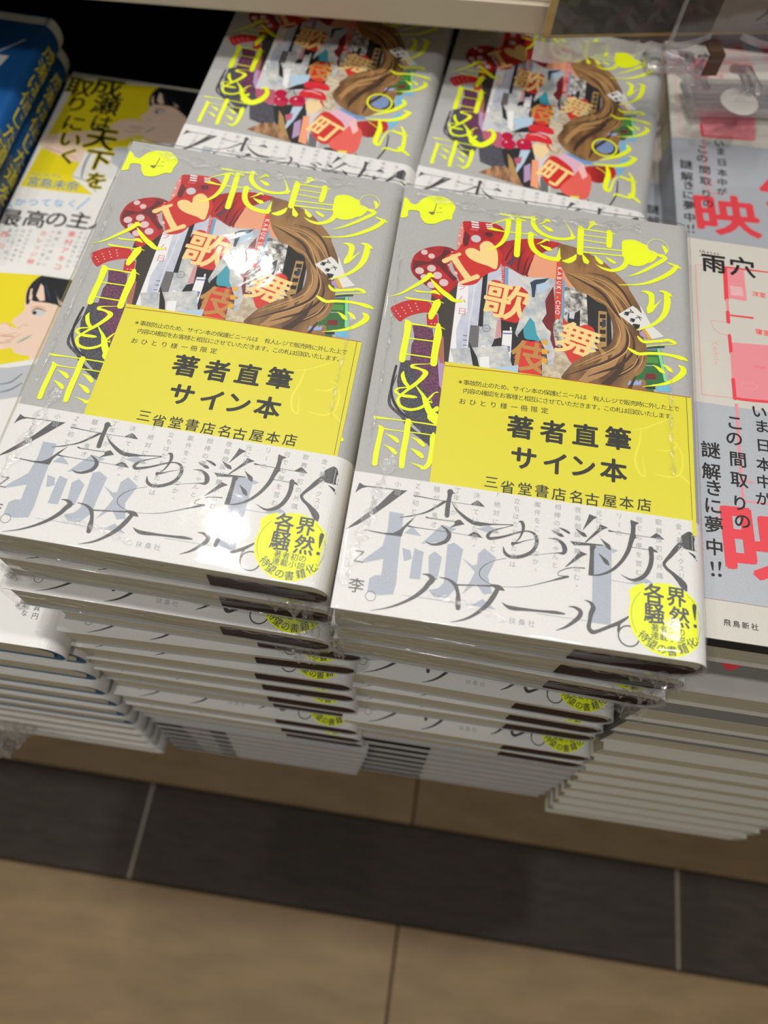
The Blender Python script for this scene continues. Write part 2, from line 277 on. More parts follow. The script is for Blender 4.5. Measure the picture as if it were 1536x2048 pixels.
  ('P','hair',14,[66.64,168.76,72.9,168.46,79.22,165.91,84.93,162.91,90.61,157.37,95.1,152.43,95.96,149.97,98.84,144.45,100.91,139.19,100.87,132.67,101.1,127.89,102.6,123.42,102.94,118.79,102.53,114.71,100.75,110.12,96.77,105.8,102.18,106.37,101.45,95.49,94.56,84.27,87.95,79.7,78.75,82.08,71.74,87.78,68.73,93.48,70.94,100.85,70.21,102.32,71.49,105.06,74.78,110.32,79.91,114.68,86.51,118.92,88.94,122.43,89.61,126.55,89.19,131.86,87.69,136.6,86.19,140.02,82.88,141.49,79.17,144.08,75.29,145.0,73.19,147.68,70.86,150.83,69.25,154.38,67.27,160.27,66.81,164.65]),
  ('s','hairlight',15,[69.61,154.45,0.17,77.13,151.53,0.92,84.58,148.64,1.25,90.16,143.55,1.65,93.48,137.68,1.22,95.31,132.08,0.32]),
  ('s','hairlight',15,[73.34,154.19,0.17,82.64,153.54,0.84,90.1,149.68,1.42,95.64,142.71,1.48,99.28,137.37,0.33]),
  ('s','hairlight',15,[75.46,145.5,0.12,81.01,143.72,0.74,86.54,141.01,0.99,91.32,134.99,1.62,93.89,127.33,1.6,92.16,119.94,1.41,85.18,114.34,0.93,78.29,109.67,0.31]),
  ('s','hairdark',15,[70.39,153.63,0.17,77.9,150.24,0.84,85.0,145.88,1.08,88.74,140.03,1.23,92.05,135.12,0.81,95.67,131.25,0.24]),
  ('s','hairdark',15,[78.87,155.73,0.13,86.33,154.72,0.59,92.68,149.21,0.92,96.74,141.51,0.74,99.28,136.45,0.16]),
  ('s','hairdark',15,[89.5,136.48,0.24,93.51,130.85,1.05,95.33,124.92,1.03,93.58,118.46,1.17,86.96,112.51,1.08,80.07,108.29,0.69,72.91,104.06,0.23]),
  ('s','hairdark',15,[95.67,130.35,0.16,97.82,123.61,0.79,96.75,117.73,1.09,91.52,111.19,1.39,85.3,107.53,0.77,80.16,104.51,0.23]),
  ('s','hairdark',15,[98.87,119.41,0.16,99.21,114.71,1.16,95.02,109.69,1.54,90.52,105.94,1.14]),
  ('s','hairgold',16,[71.11,154.25,0.12,80.84,151.27,0.34,87.57,145.42,0.41,91.67,137.34,0.49,93.87,131.82,0.16]),
  ('s','hairgold',16,[74.11,153.37,0.12,84.53,151.49,0.34,91.97,145.3,0.41,96.74,138.28,0.12]),
  ('s','hairgold',16,[90.24,134.79,0.12,92.46,127.07,0.48,90.39,120.06,0.47,83.42,114.46,0.39,74.85,108.2,0.12]),
  ('s','hairgold',16,[93.5,133.56,0.12,96.04,125.94,0.4,94.64,118.65,0.47,88.01,112.27,0.39,79.06,106.84,0.12]),
  ('s','hairgold',16,[99.93,118.3,0.12,97.46,112.26,0.46,92.25,107.51,0.31]),
  ('s','hairgold',16,[101.35,119.86,0.12,100.61,114.54,0.39,97.8,109.34,0.12]),
  ('s','hairlight',15,[91.98,125.22,0.9,91.05,116.59,2.88,86.46,108.32,3.29,78.12,101.7,2.83,72.98,92.12,1.07]),
  ('s','hairlight',15,[83.31,119.74,0.89,86.75,113.88,2.21,80.44,105.12,2.84,75.26,95.47,2.37,74.18,89.84,0.64]),
  ('s','hairdark',16,[94.62,117.69,0.44,91.92,108.63,2.19,84.0,98.13,2.81,79.7,88.88,2.13,79.45,83.59,0.42]),
  ('s','hairdark',16,[98.38,107.9,0.44,94.8,98.76,1.73,89.39,90.51,1.92,87.66,82.18,0.63]),
  ('p','cardwhite',13,[100.4,142.41,102.45,138.17,104.73,133.38,109.54,128.8,104.92,126.68,102.14,130.97,99.86,137.03]),
  ('p','cardwhite',17,[91.58,136.48,97.27,141.83,98.83,140.79,100.9,138.54,102.96,136.3,104.22,133.28,99.83,129.74,96.76,132.23]),
  ('t','inkblack',18,'A',96.7,138.74,96.7,138.74,3.21,-115,0.02,1),
  ('t','inkblack',18,'♠',94.94,137.43,94.94,137.43,2.33,-60,0,1),
  ('t','inkblack',18,'K',99.6,136.0,99.6,136.0,3.19,-115,0.02,1),
  ('t','inkblack',18,'♠',97.27,134.6,97.27,134.6,2.32,-60,0,1),
  ('p','inkblack',18,[97.01,132.28,97.79,132.91,100.23,132.87,99.84,131.02,98.81,130.35]),
  ('p','goldsq',17,[101.12,130.62,102.4,130.85,105.04,126.39,103.51,126.27]),
  ('p','lilac',16,[99.83,129.26,101.11,129.81,103.39,126.4,100.33,127.43]),
  ('p','darkteal',11,[99.8,122.28,109.84,124.26,109.7,123.29,99.8,120.87]),
  ('p','greenbox',12,[98.79,120.84,108.16,122.54,110.41,107.62,109.89,106.34,99.24,104.45]),
  ('p','greenlight',13,[106.77,122.23,107.96,122.44,110.41,107.62,109.29,107.43]),
  ('p','greenlight2',13,[98.78,117.11,106.84,118.26,107.3,115.56,98.77,114.34]),
  ('p','bloodred',14,[102.24,109.78,105.98,110.45,106.2,107.78,101.97,107.02]),
  ('p','towerblue',13,[102.84,121.51,106.38,122.06,106.38,121.44,102.83,120.8]),
  ('s','white',14,[102.27,113.59,0.17,105.53,114.08,0.17]),
  ('p','bluepetal',15,[95.3,103.45,96.03,105.67,96.53,105.16,96.77,103.41]),
  ('p','bluepetal',15,[96.03,103.58,96.67,104.89,97.22,105.28,97.37,103.52]),
  ('p','bluepetal',15,[96.77,103.71,97.32,105.9,97.91,105.4,97.96,103.62]),
  ('p','bluepetal',15,[97.51,103.84,97.96,105.11,98.6,105.53,98.55,103.73]),
  ('p','bluepetal',15,[98.25,103.97,98.6,106.13,99.3,105.65,99.14,103.83]),
  ('p','bluepetal',15,[98.99,104.1,99.24,105.34,99.99,105.77,99.73,103.94]),
  ('p','bluepetal',15,[99.73,104.24,99.89,106.35,100.68,105.9,100.33,104.04]),
  ('p','skyblue',13,[105.66,104.39,110.87,106.21,111.67,103.09,107.11,102.28]),
  ('p','black',14,[102.2,103.78,105.78,104.71,105.89,103.25,102.19,102.89]),
  ('p','torn',11,[27.55,108.05,48.96,113.29,52.89,99.37,43.45,89.75,38.47,86.9,31.55,95.53]),
  ('p','black',12,[34.16,112.9,38.11,105.77,40.26,98.21,37.22,100.0]),
  ('p','white',12,[38.99,106.04,42.51,107.13,44.11,91.29,41.09,93.05]),
  ('p','iceblue',12,[43.34,101.88,53.87,105.13,53.95,98.35,45.64,93.1]),
  ('p','beigetorn',11,[62.67,107.84,72.19,105.3,68.3,93.34,75.79,77.32,65.88,71.77,56.89,84.58,63.6,94.58]),
  ('P','lipred',13,[52.81,98.67,58.23,100.34,64.95,99.29,66.3,94.73,59.06,94.53,53.22,94.08]),
  ('P','lipred',13,[51.71,90.28,55.58,93.46,63.86,92.66,66.64,86.89,59.3,86.63,52.64,85.92]),
  ('s','petal',14,[53.7,90.89,0.43,57.6,92.08,0.86,63.26,90.48,0.43]),
  ('c','cherry',14,42.06,86.0,3.2),
  ('c','cherry',14,43.62,80.28,4.02),
  ('c','cherry',14,52.0,82.44,4.45),
  ('c','petal',15,42.09,81.39,0.64),
  ('c','petal',15,50.72,83.75,0.74),
  ('s','inkblack',15,[44.16,85.32,0.43,46.91,90.81,0.43,50.18,93.15,0.43]),
  ('s','inkblack',15,[50.19,87.16,0.43,47.97,89.8,0.43,49.11,94.17,0.43]),
  ('p','cream2',13,[56.12,83.69,65.61,86.57,66.39,82.23,62.16,72.95,58.0,77.1]),
  ('s','strapred',14,[64.4,85.55,1.49,66.39,82.23,0.85]),
  ('p','black',11,[40.34,75.64,57.26,82.07,64.86,72.74,67.89,51.17,56.64,50.89,47.1,56.06]),
  ('p','iceblue',12,[50.78,77.5,55.92,79.06,54.0,68.19,50.44,57.06,50.61,67.18]),
  ('p','goldhair2',12,[44.35,72.97,47.69,68.84,51.93,58.75,55.72,51.22,52.21,51.41,47.36,59.89]),
  ('p','pink2',12,[48.34,70.32,52.4,72.83,52.3,67.68,49.96,65.71]),
  ('p','peach',13,[57.87,71.91,61.27,72.94,64.39,51.36,59.88,52.46]),
  ('p','lilac',12,[54.37,65.77,57.38,69.22,59.18,57.19,56.19,53.83]),
  ('p','greypanel',13,[63.87,61.08,68.9,56.38,69.72,50.5,65.39,50.43]),
  ('p','paper',11,[57.63,79.58,68.09,75.0,70.55,50.75,65.39,50.43]),
  ('P','signred',13,[67.24,77.95,74.67,75.7,80.79,69.28,78.21,58.54,71.82,54.18,63.52,63.48]),
  ('t','cream',14,'町',71.08,64.74,71.08,64.74,17.48,-24,0.03,1),
  ('p','petal2',12,[66.9,77.21,75.15,82.29,85.09,77.56,84.13,67.14,79.05,65.62]),
  ('P','coral',13,[80.74,66.13,84.39,72.26,90.07,68.92,91.17,59.32,89.48,51.5,82.67,50.7,76.8,52.6,75.77,57.19]),
  ('p','petal',14,[82.54,72.97,85.09,77.56,88.37,68.41,86.12,65.24]),
  ('P','clothred',12,[86.31,74.73,96.95,78.57,101.73,79.37,102.85,72.74,96.55,65.86,90.42,65.9]),
  ('p','feather',13,[74.29,82.03,83.84,84.27,90.73,78.62,85.59,77.07]),
  ('c','petalblue',15,94.91,93.5,5.14),
  ('c','inkblack',14,99.09,92.14,4.27),
  ('p','greenbox',13,[92.8,108.9,103.31,113.49,105.33,101.97,98.3,99.83]),
  ('p','skyblue',12,[101.24,79.86,107.85,89.58,108.13,81.93,104.55,73.25]),
  ('p','skyblue',12,[102.82,99.87,106.21,102.24,107.81,94.79,104.69,89.92]),
  ('p','fur',12,[31.57,54.53,39.1,61.81,46.03,62.63,50.44,57.06,56.55,51.47,46.84,52.27]),
  ('p','black',12,[73.88,51.73,88.3,54.19,87.95,49.84,74.28,48.81]),
  ('p','yellowbit',13,[81.28,51.49,85.94,52.27,85.8,49.81,81.54,49.39]),
  ('s','inkblack',12,[8.4,96.59,0.87,8.0,85.59,0.97,11.02,78.51,0.96,16.36,74.22,0.63]),
  ('s','inkblack',12,[104.49,69.47,0.62,104.86,59.7,0.81,102.09,50.41,0.8,99.43,47.23,0.4]),
  ('s','inkblack',12,[90.32,51.75,0.5,92.39,48.75,0.5,95.15,47.16,0.3]),
  ('P','dicered',12,[26.17,173.4,28.34,174.27,34.02,175.05,39.77,174.96,42.77,173.33,44.61,170.39,44.44,167.09,41.88,163.36,43.38,159.38,42.31,152.33,39.77,149.25,36.82,146.63,35.13,143.24,31.48,140.27,28.71,140.51,26.78,144.22,24.18,150.44,25.97,156.56,25.11,161.19,25.53,169.41]),
  ('p','diceside',13,[26.17,173.4,27.03,168.61,27.09,161.57,25.47,157.52,24.91,161.15,25.08,167.68,25.67,172.19]),
  ('c','petal',14,25.49,165.58,0.56),
  ('c','petal',14,25.7,161.31,0.55),
  ('c','petal',14,26.08,170.07,0.47),
  ('p','dicedark',13,[27.63,168.73,29.88,166.44,29.57,160.98,32.04,160.39,28.48,159.7,27.19,162.67]),
  ('s','white',14,[29.99,174.15,0.76,32.45,174.19,0.76]),
  ('s','white',14,[30.22,172.81,0.75,32.67,172.84,0.75]),
  ('s','white',14,[30.44,171.47,0.75,32.89,171.51,0.75]),
  ('s','pink3',14,[29.96,170.0,0.66,32.81,170.01,0.56]),
  ('s','white',14,[36.02,173.94,0.57,38.27,174.05,0.57]),
  ('s','white',14,[36.35,172.9,0.57,38.59,173.01,0.57]),
  ('s','white',14,[36.68,171.86,0.56,38.92,171.97,0.56]),
  ('c','greydot',14,32.42,165.19,2.04),
  ('P','dicedark',14,[35.94,169.25,38.54,169.76,39.11,167.69,36.71,167.22]),
  ('P','dicered2',12,[7.8,147.83,8.85,152.21,12.03,155.73,16.98,158.12,21.77,158.41,25.57,156.48,23.97,152.49,22.78,148.61,25.23,143.92,27.51,140.79,25.55,136.89,22.8,133.38,17.96,134.96,13.31,138.11,9.38,141.43,7.87,144.73]),
  ('p','dicedark',13,[8.45,148.99,14.78,149.16,19.06,153.65,20.3,157.06,23.66,155.59,20.9,151.38,23.04,146.07,26.93,142.71,25.53,140.92,21.6,144.77,18.89,147.87,15.62,148.8,11.15,146.39,8.75,143.36]),
  ('c','pip',14,12.32,153.93,1.36),
  ('c','pip',14,15.41,152.42,1.36),
  ('c','pip',14,11.56,143.89,1.78),
  ('c','pip',14,16.13,146.05,1.79),
  ('c','pip',14,18.85,142.82,1.86),
  ('c','pip',14,13.76,140.98,1.5),
  ('c','pip',14,21.75,139.6,1.85),
  ('c','pip',14,17.09,137.56,1.76),
  ('p','dicered2',12,[19.49,135.25,24.58,138.72,22.8,133.38,21.54,130.67,18.4,131.07]),
  ('c','petal',14,23.61,156.1,0.55),
  ('c','petal',14,22.73,149.12,0.45),
  ('c','petal',14,26.07,145.36,0.89),
  ('P','signred',15,[23.24,151.82,20.74,152.92,27.29,159.47,33.44,162.8,37.24,165.7,41.16,162.15,43.86,158.41,42.82,150.87,39.46,148.16,36.55,145.04,34.49,141.6,30.34,139.8,28.28,140.93,26.14,146.66]),
  ('s','cream',16,[20.96,150.86,2.35,26.46,155.6,1.55]),
  ('s','cream',16,[24.26,153.59,2.99,27.55,148.48,2.69,31.18,143.52,2.93]),
  ('s','cream',16,[28.86,141.04,1.5,34.57,145.18,2.32]),
  ('P','cream',16,[28.67,157.61,30.11,159.48,32.5,159.68,34.59,158.75,34.32,161.9,36.13,164.4,38.57,164.33,41.0,161.58,42.15,157.02,41.96,150.6,38.39,151.58,33.51,152.74,30.14,154.72]),
  ('s','yellow',20,[40.95,181.13,0.4,42.99,180.91,1.07,48.78,180.94,0.74,54.56,181.06,0.94]),
  ('s','yellow',20,[54.8,181.89,1.07,57.46,180.85,0.54]),
  ('s','yellow',20,[55.39,181.77,1.75,55.42,178.1,2.13,57.08,175.09,1.99,60.18,172.84,1.71,64.23,171.72,1.58,68.79,171.99,1.45,71.89,173.2,1.58,73.4,174.41,0.4]),
  ('s','yellow',20,[72.17,173.26,1.98,71.61,176.22,0.8,69.95,179.39,0.4,68.41,181.82,0.13]),
  ('s','yellow',20,[57.17,177.66,0.2,59.83,179.74,0.8,61.04,181.16,1.61,62.69,180.31,0.4]),
  ('s','yellow',20,[59.05,178.03,0.27,60.83,176.98,1.2,62.6,176.01,1.99,63.6,175.59,0.8]),
  ('s','yellow',20,[37.73,174.24,0.26,42.12,177.05,0.67,46.02,178.99,1.2,47.79,178.4,0.53]),
  ('s','yellow',20,[45.06,177.86,2.27,45.09,174.14,2.12,44.67,169.44,1.97,43.26,165.37,1.69,40.94,162.29,1.16,38.27,160.42,0.51,36.64,159.59,0.13]),
  ('s','yellow',20,[36.8,171.59,0.39,39.07,171.8,1.32,43.1,171.44,0.66,49.95,171.62,0.59,54.5,171.97,0.66]),
  ('s','yellow',20,[49.24,179.23,2.27,49.58,171.16,2.37,49.63,165.09,2.47,49.71,159.5,2.44]),
  ('s','yellow',20,[49.75,179.33,1.34,52.25,179.04,0.53]),
  ('s','yellow',20,[53.91,172.39,0.92,57.2,171.73,0.53]),
  ('s','yellow',20,[54.78,172.17,2.37,55.03,167.65,2.35,56.37,164.14,2.33,59.04,161.66,2.19,62.48,160.46,2.06,65.86,160.37,2.18,67.39,161.4,1.03]),
  ('s','yellow',20,[66.42,160.26,2.06,66.87,163.16,1.16,67.0,166.94,0.2]),
  ('s','yellow',20,[57.51,166.99,0.2,59.81,168.73,0.78,61.44,170.26,1.18,62.79,169.53,0.39]),
  ('s','yellow',20,[58.76,167.01,0.26,60.51,166.06,1.17,62.7,165.28,2.08,63.62,165.08,0.78]),
  ('s','yellow',20,[78.43,179.33,0.27,79.53,181.49,1.47,80.24,183.2,2.55]),
  ('s','yellow',20,[79.08,183.52,0.67,80.83,183.0,1.34,82.68,182.82,0.34]),
  ('s','yellow',20,[74.52,180.67,0.54,75.44,178.9,2.53,75.44,173.13,2.64,75.48,165.72,2.6]),
  ('s','yellow',20,[75.44,179.14,0.8,86.39,179.1,0.6]),
  ('s','yellow',20,[87.36,179.68,2.27,87.55,177.78,2.39,87.49,173.93,2.51,87.4,171.63,2.23]),
  ('s','yellow',20,[86.95,179.6,1.2,89.96,178.71,0.4]),
  ('s','yellow',20,[76.11,175.79,0.46,86.54,175.97,0.53]),
  ('s','yellow',20,[76.18,173.04,0.53,86.36,172.8,0.59]),
  ('s','yellow',20,[76.29,169.11,0.59,93.34,170.21,0.65]),
  ('s','yellow',20,[75.24,166.27,0.78,93.36,167.35,0.65]),
  ('s','yellow',20,[93.46,168.27,1.3,94.78,165.53,2.2,93.94,162.41,2.19,91.99,160.19,1.92,88.92,158.66,1.53,85.55,158.97,1.15,83.29,160.01,0.51,82.15,160.75,0.13]),
  ('s','yellow',20,[74.04,164.69,0.32,72.99,162.26,2.06,70.92,160.38,2.31,68.79,160.04,0.9]),
  ('s','yellow',20,[76.51,165.39,0.26,77.3,163.3,1.55,78.32,161.27,2.44,78.67,160.53,0.9]),
  ('s','yellow',20,[81.49,165.38,0.26,82.77,163.61,1.55,84.27,162.04,1.93]),
  ('s','yellow',20,[86.19,165.23,0.39,87.73,164.19,1.42,89.72,163.08,1.42]),
  ('P','yellow',20,[93.03,175.62,96.18,176.99,99.05,176.94,101.34,175.85,103.33,175.09,104.17,172.97,106.16,172.37,107.69,171.16,106.97,168.62,105.53,166.47,103.54,165.35,101.27,163.66,98.45,162.82,95.63,163.32,94.04,165.39,92.95,168.18,92.76,171.91]),
  ('r','yellowpale',20,107.74,174.95,4.36,0.4),
  ('P','yellow',20,[109.36,176.25,110.96,175.8,111.72,174.05,111.0,172.02,110.18,173.75]),
  ('s','yellow',20,[107.0,170.72,1.05,109.27,170.41,1.96,110.96,169.53,1.44,108.93,167.35,1.82,105.21,163.82,1.55,100.69,160.01,1.15,96.76,157.44,0.51,95.2,156.64,0.13]),
  ('s','yellow',20,[111.93,167.18,0.65,114.57,166.19,1.17,116.91,165.16,0.65]),
  ('s','yellow',20,[115.52,165.93,1.69,113.07,162.37,2.06,109.08,158.68,1.79,104.01,155.19,1.4,98.43,152.91,0.76,91.66,151.64,0.32]),
  ('s','yellow',20,[100.75,149.79,0.24,102.54,150.02,1.26,104.51,149.04,2.39,104.93,146.93,2.32,104.72,143.88,2.24,104.04,141.43,2.47,103.63,139.77,1.46]),
  ('s','yellow',20,[104.55,140.53,1.47,105.88,142.76,1.24,107.21,144.67,0.59,108.81,147.05,0.24]),
  ('s','yellow',20,[107.96,151.38,0.48,109.68,151.36,1.35,111.77,150.4,1.79,113.12,149.64,0.6]),
  ('s','yellow',20,[110.72,151.05,1.8,111.19,147.76,2.68,110.9,143.69,2.6,110.0,140.22,2.28,108.13,136.92,1.74,105.25,133.79,1.3,102.41,131.82,0.86,98.68,129.85,0.23]),
  ('s','yellow',20,[99.26,126.86,0.57,100.32,125.53,1.28,101.85,124.7,1.42,104.9,125.41,1.28,108.74,126.43,1.28,111.04,127.23,1.28,113.07,126.74,1.56,114.63,126.08,0.34]),
  ('s','yellow',20,[113.81,125.77,0.57,109.98,124.76,0.34,106.15,123.68,0.34,102.54,122.56,0.45]),
  ('s','yellow',20,[95.45,120.55,0.56,97.27,119.48,1.46,99.79,118.53,1.45,103.58,119.47,1.34,108.63,120.13,1.29,112.92,119.97,1.46,115.68,119.54,1.9,118.31,119.08,1.12]),
  ('s','yellow',20,[105.08,114.25,0.22,106.77,113.33,1.11,108.25,112.07,1.71,109.36,111.3,0.66]),
  ('s','yellow',20,[108.67,115.04,0.42,110.28,114.26,1.27,111.51,113.11,1.71,112.44,112.15,0.66]),
  ('s','yellow',20,[115.2,115.6,0.83,116.67,114.49,2.33,116.49,112.63,2.37,114.68,110.19,2.06,112.15,107.93,1.64,109.14,106.2,1.22,105.17,104.75,0.68,100.96,103.56,0.16]),
  ('s','yellow',20,[1.24,128.46,0.13,5.7,131.07,0.83,9.41,134.64,1.27,12.6,137.94,1.68,14.96,140.91,2.1,15.94,142.86,1.7]),
  ('s','yellow',20,[14.84,143.24,0.34,16.3,142.34,1.7,18.02,141.76,0.34]),
  ('s','yellow',20,[16.44,140.53,0.34,18.93,137.58,1.68,21.6,135.01,2.07,24.18,133.2,2.27,27.04,131.38,1.73,30.98,132.0,0.2]),
  ('s','yellow',20,[10.65,133.8,0.33,11.96,133.28,0.87,16.69,133.63,0.67,18.7,134.27,1.74,21.07,133.08,0.2]),
  ('s','yellow',20,[7.66,129.66,0.46,9.06,129.16,0.99,14.23,129.26,0.66,19.54,129.38,0.66]),
  ('s','yellow',20,[20.75,130.47,0.99,20.31,129.07,3.04,19.63,125.94,2.89,18.9,123.2,2.68,18.62,121.3,1.95]),
  ('s','yellow',20,[20.35,130.13,0.66,22.91,129.18,0.26]),
  ('s','yellow',20,[8.87,118.33,0.32,10.21,117.0,2.64,10.47,112.15,2.42,10.29,106.76,2.46,10.17,102.17,2.56,10.22,99.56,2.36]),
  ('s','yellow',20,[10.73,116.99,1.1,15.67,117.02,0.64,20.91,117.03,0.8]),
  ('s','yellow',20,[21.86,118.41,1.61,22.31,114.32,2.82,22.16,109.63,2.79,21.99,104.65,2.57,22.09,99.96,2.54]),
  ('s','yellow',20,[21.67,118.01,0.77,24.64,116.66,0.26]),
  ('s','yellow',20,[11.46,110.0,0.57,21.08,110.25,0.57]),
  ('s','yellow',20,[11.12,102.51,0.56,21.22,102.59,0.62]),
  ('s','yellow',20,[22.48,100.32,1.08,20.83,99.69,0.32,17.95,99.0,0.38,15.55,98.45,0.54,14.23,97.64,1.18,14.45,96.99,1.23,15.74,96.92,1.07,17.76,96.48,1.12,19.54,95.46,2.08,19.08,93.6,1.81,17.44,90.95,1.53,15.54,88.57,1.47,13.64,86.34,1.1,11.99,84.17,1.04,10.99,82.27,1.19,11.21,80.6,1.29,12.68,78.87,1.29,15.62,78.25,1.18,18.39,79.08,1.13,20.59,80.68,1.16,21.56,82.7,1.82]),
  ('s','yellow',20,[11.53,94.68,0.21,11.32,93.1,1.38,11.78,91.41,1.59,12.75,89.53,1.48,14.14,88.17,1.31]),
  ('s','yellow',20,[14.17,87.89,0.53,12.54,87.39,0.58,10.68,86.83,0.68,9.57,85.71,0.99,9.99,84.69,0.94,12.03,83.89,1.2,14.44,83.89,1.35,16.59,83.98,1.2,17.67,84.02,0.52]),
  ('s','yellow',20,[16.63,89.2,0.26,18.12,87.28,0.79,19.81,85.26,1.3,21.05,82.9,2.21,22.05,80.51,2.45,23.54,77.94,2.57,25.19,75.99,1.79,26.53,74.55,1.02]),
  ('s','yellow',20,[21.81,83.61,0.78,22.92,85.52,0.78,23.74,86.82,0.42,24.87,87.54,0.47,25.42,87.35,0.16]),
  ('s','yellow',20,[22.73,82.91,0.62,23.49,82.61,0.26,22.84,84.07,0.21]),
  ('P','yellow',20,[24.23,80.32,25.07,81.32,26.04,81.21,25.99,79.5,25.11,78.78,25.7,77.76,26.5,77.06,25.42,76.03,23.6,77.39,23.15,79.29]),
  ('s','yellow',20,[24.45,76.68,4.23,28.84,74.75,3.79,33.48,79.04,3.39,34.89,84.48,2.56,32.82,88.11,1.72,31.23,86.82,0.86]),
  ('s','yellow',20,[3.18,73.5,0.25,4.44,72.94,0.96,9.63,73.14,0.56,15.3,73.29,0.56,21.45,73.39,0.56,26.42,73.36,0.66,28.05,73.7,0.25]),
  ('s','yellow',20,[5.47,69.92,0.25,6.67,68.62,1.91,6.64,66.15,1.8,6.47,62.05,1.88,6.31,58.01,1.91,6.42,54.07,1.89]),
  ('s','yellow',20,[7.04,68.82,0.85,10.24,68.63,0.45,15.86,68.83,0.45,20.79,69.0,0.45,24.78,69.0,0.5]),
  ('s','yellow',20,[25.39,69.87,0.76,25.6,68.05,2.46,25.75,64.55,2.29,25.65,61.31,2.02,25.24,57.79,1.86,24.22,55.64,1.56,23.03,54.99,0.97]),
  ('s','yellow',20,[23.57,55.27,1.36,21.18,55.99,0.68,18.45,56.63,0.12]),
  ('s','yellow',20,[25.2,69.48,0.75,27.25,69.02,0.25]),
  ('s','yellow',20,[15.88,73.39,2.13,15.89,70.49,2.17,15.94,66.39,2.15,15.76,62.3,2.18,15.7,58.28,2.16,15.89,54.62,1.94]),
  ('s','yellow',20,[16.56,72.68,0.66,17.72,72.46,0.15]),
  ('s','yellow',20,[8.34,66.71,0.15,10.1,66.2,0.8,11.85,65.41,1.55,13.16,64.33,1.29]),
  ('s','yellow',20,[8.51,62.13,0.15,10.03,61.59,0.74,11.8,60.55,1.48,12.99,59.47,1.28]),
  ('s','yellow',20,[17.64,66.82,0.2,19.46,66.31,0.9,21.21,65.39,1.64,22.4,64.3,1.39]),
  ('s','yellow',20,[17.9,62.32,0.2,19.57,61.61,0.99,21.32,60.57,1.77,22.49,59.57,1.38]),
  ('P','yellow',20,[0.61,182.31,2.16,181.59,3.64,179.72,6.02,179.51,8.03,182.87,10.69,185.01,13.94,185.77,17.28,185.75,19.93,184.27,22.05,181.84,22.36,179.92,21.56,176.39,21.42,173.69,19.41,173.29,17.5,171.97,14.85,170.07,12.05,169.52,10.36,170.02,8.61,172.72,7.57,175.59,5.15,175.84,3.1,175.1,3.11,171.75,0.34,170.99,0.5,176.72]),
  ('s','inkolive',21,[14.29,181.44,0.34,14.02,178.27,0.38,13.79,175.87,0.38]),
  ('P','inkolive',21,[11.72,176.02,13.63,176.62,14.02,175.69,13.3,174.76,12.31,175.13]),
  ('s','inkolive',21,[15.5,179.13,0.24,16.71,179.37,0.29]),
  ('s','inkolive',21,[10.89,176.08,0.14,12.11,176.21,0.14]),
  ('s','inkolive',21,[14.56,176.41,0.19,17.2,176.76,0.24]),
  ('s','yellow',20,[107.08,97.85,1.72,108.25,94.92,2.35,103.85,89.41,2.34,98.04,85.06,1.48,93.43,82.38,0.63]),
  ('s','yellow',20,[109.16,89.97,1.06,112.63,89.07,1.7]),
  ('s','yellow',20,[111.8,88.43,2.54,108.82,84.06,2.74,102.94,80.62,2.1,95.99,79.18,1.26,90.73,78.62,0.52]),
  ('r','yellow',20,94.97,92.86,6.63,0.96),
  ('s','yellow',20,[97.87,78.21,1.46,99.14,72.89,2.69,98.67,66.49,2.87,98.69,62.17,2.65,101.01,60.77,1.63,101.93,66.22,1.03,103.2,70.96,0.83,106.26,73.76,0.52]),
  ('s','yellow',20,[105.9,73.02,1.24,110.82,71.99,1.86,114.38,71.43,0.82]),
  ('s','yellow',20,[109.88,77.37,0.83,112.36,72.45,1.86,113.41,64.7,2.25,112.81,59.87,2.23,109.44,58.87,1.42,104.63,59.39,1.22,103.52,57.48,0.61]),
  ('s','yellow',20,[111.83,61.16,2.03,117.36,57.33,1.41]),
  ('s','yellow',20,[92.3,76.53,0.42,96.55,74.01,0.42,101.39,69.8,0.41]),
 ],
 'obi': [
  ('p','ink',4,[1.46,41.55,1.95,43.93,2.34,45.76,4.04,44.91,9.63,45.05,16.34,45.29,16.38,44.96,9.68,44.72,5.23,44.48,3.48,43.68,2.5,42.76]),
  ('p','ink',4,[14.35,44.75,16.35,45.16,19.12,45.42,13.43,39.19,8.13,33.61,4.11,29.93,0.3,27.5,2.92,30.53,5.74,33.62,9.87,38.19]),
  ('p','ink',4,[6.69,28.55,13.27,28.39,16.31,28.81,18.3,30.25,20.64,33.45,23.22,36.3,21.25,32.94,19.73,30.49,19.26,27.94,14.26,27.8,6.74,28.24]),
  ('p','ink',4,[17.68,34.98,20.87,36.0,23.22,36.3,21.27,35.7,17.89,34.78]),
  ('s','ink',4,[21.3,43.82,0.23,21.94,43.8,0.55,24.0,43.76,0.39,30.73,43.51,0.23,41.53,43.6,0.16]),
  ('p','ink',4,[40.98,43.51,42.35,44.82,43.4,45.62,44.57,44.98,46.19,43.47]),
  ('s','ink',4,[33.77,47.36,2.13,33.7,45.46,1.49,33.49,42.1,1.63,33.56,38.21,1.69]),
  ('s','ink',4,[32.76,47.32,0.39,34.09,47.12,0.94,35.53,47.03,0.2]),
  ('s','ink',4,[32.97,43.47,0.55,32.08,43.11,0.93,30.22,41.36,0.85,26.84,38.53,0.69,23.35,36.81,0.35,17.69,34.9,0.12]),
  ('s','ink',4,[34.75,43.23,0.14,36.0,41.56,0.56,37.49,40.12,0.91,40.73,37.87,1.33,43.5,36.85,1.53,46.83,37.1,1.05,49.81,37.44,0.49,56.11,38.4,0.31]),
  ('p','ink',4,[41.42,37.61,44.91,35.98,48.18,36.88,45.78,37.59]),
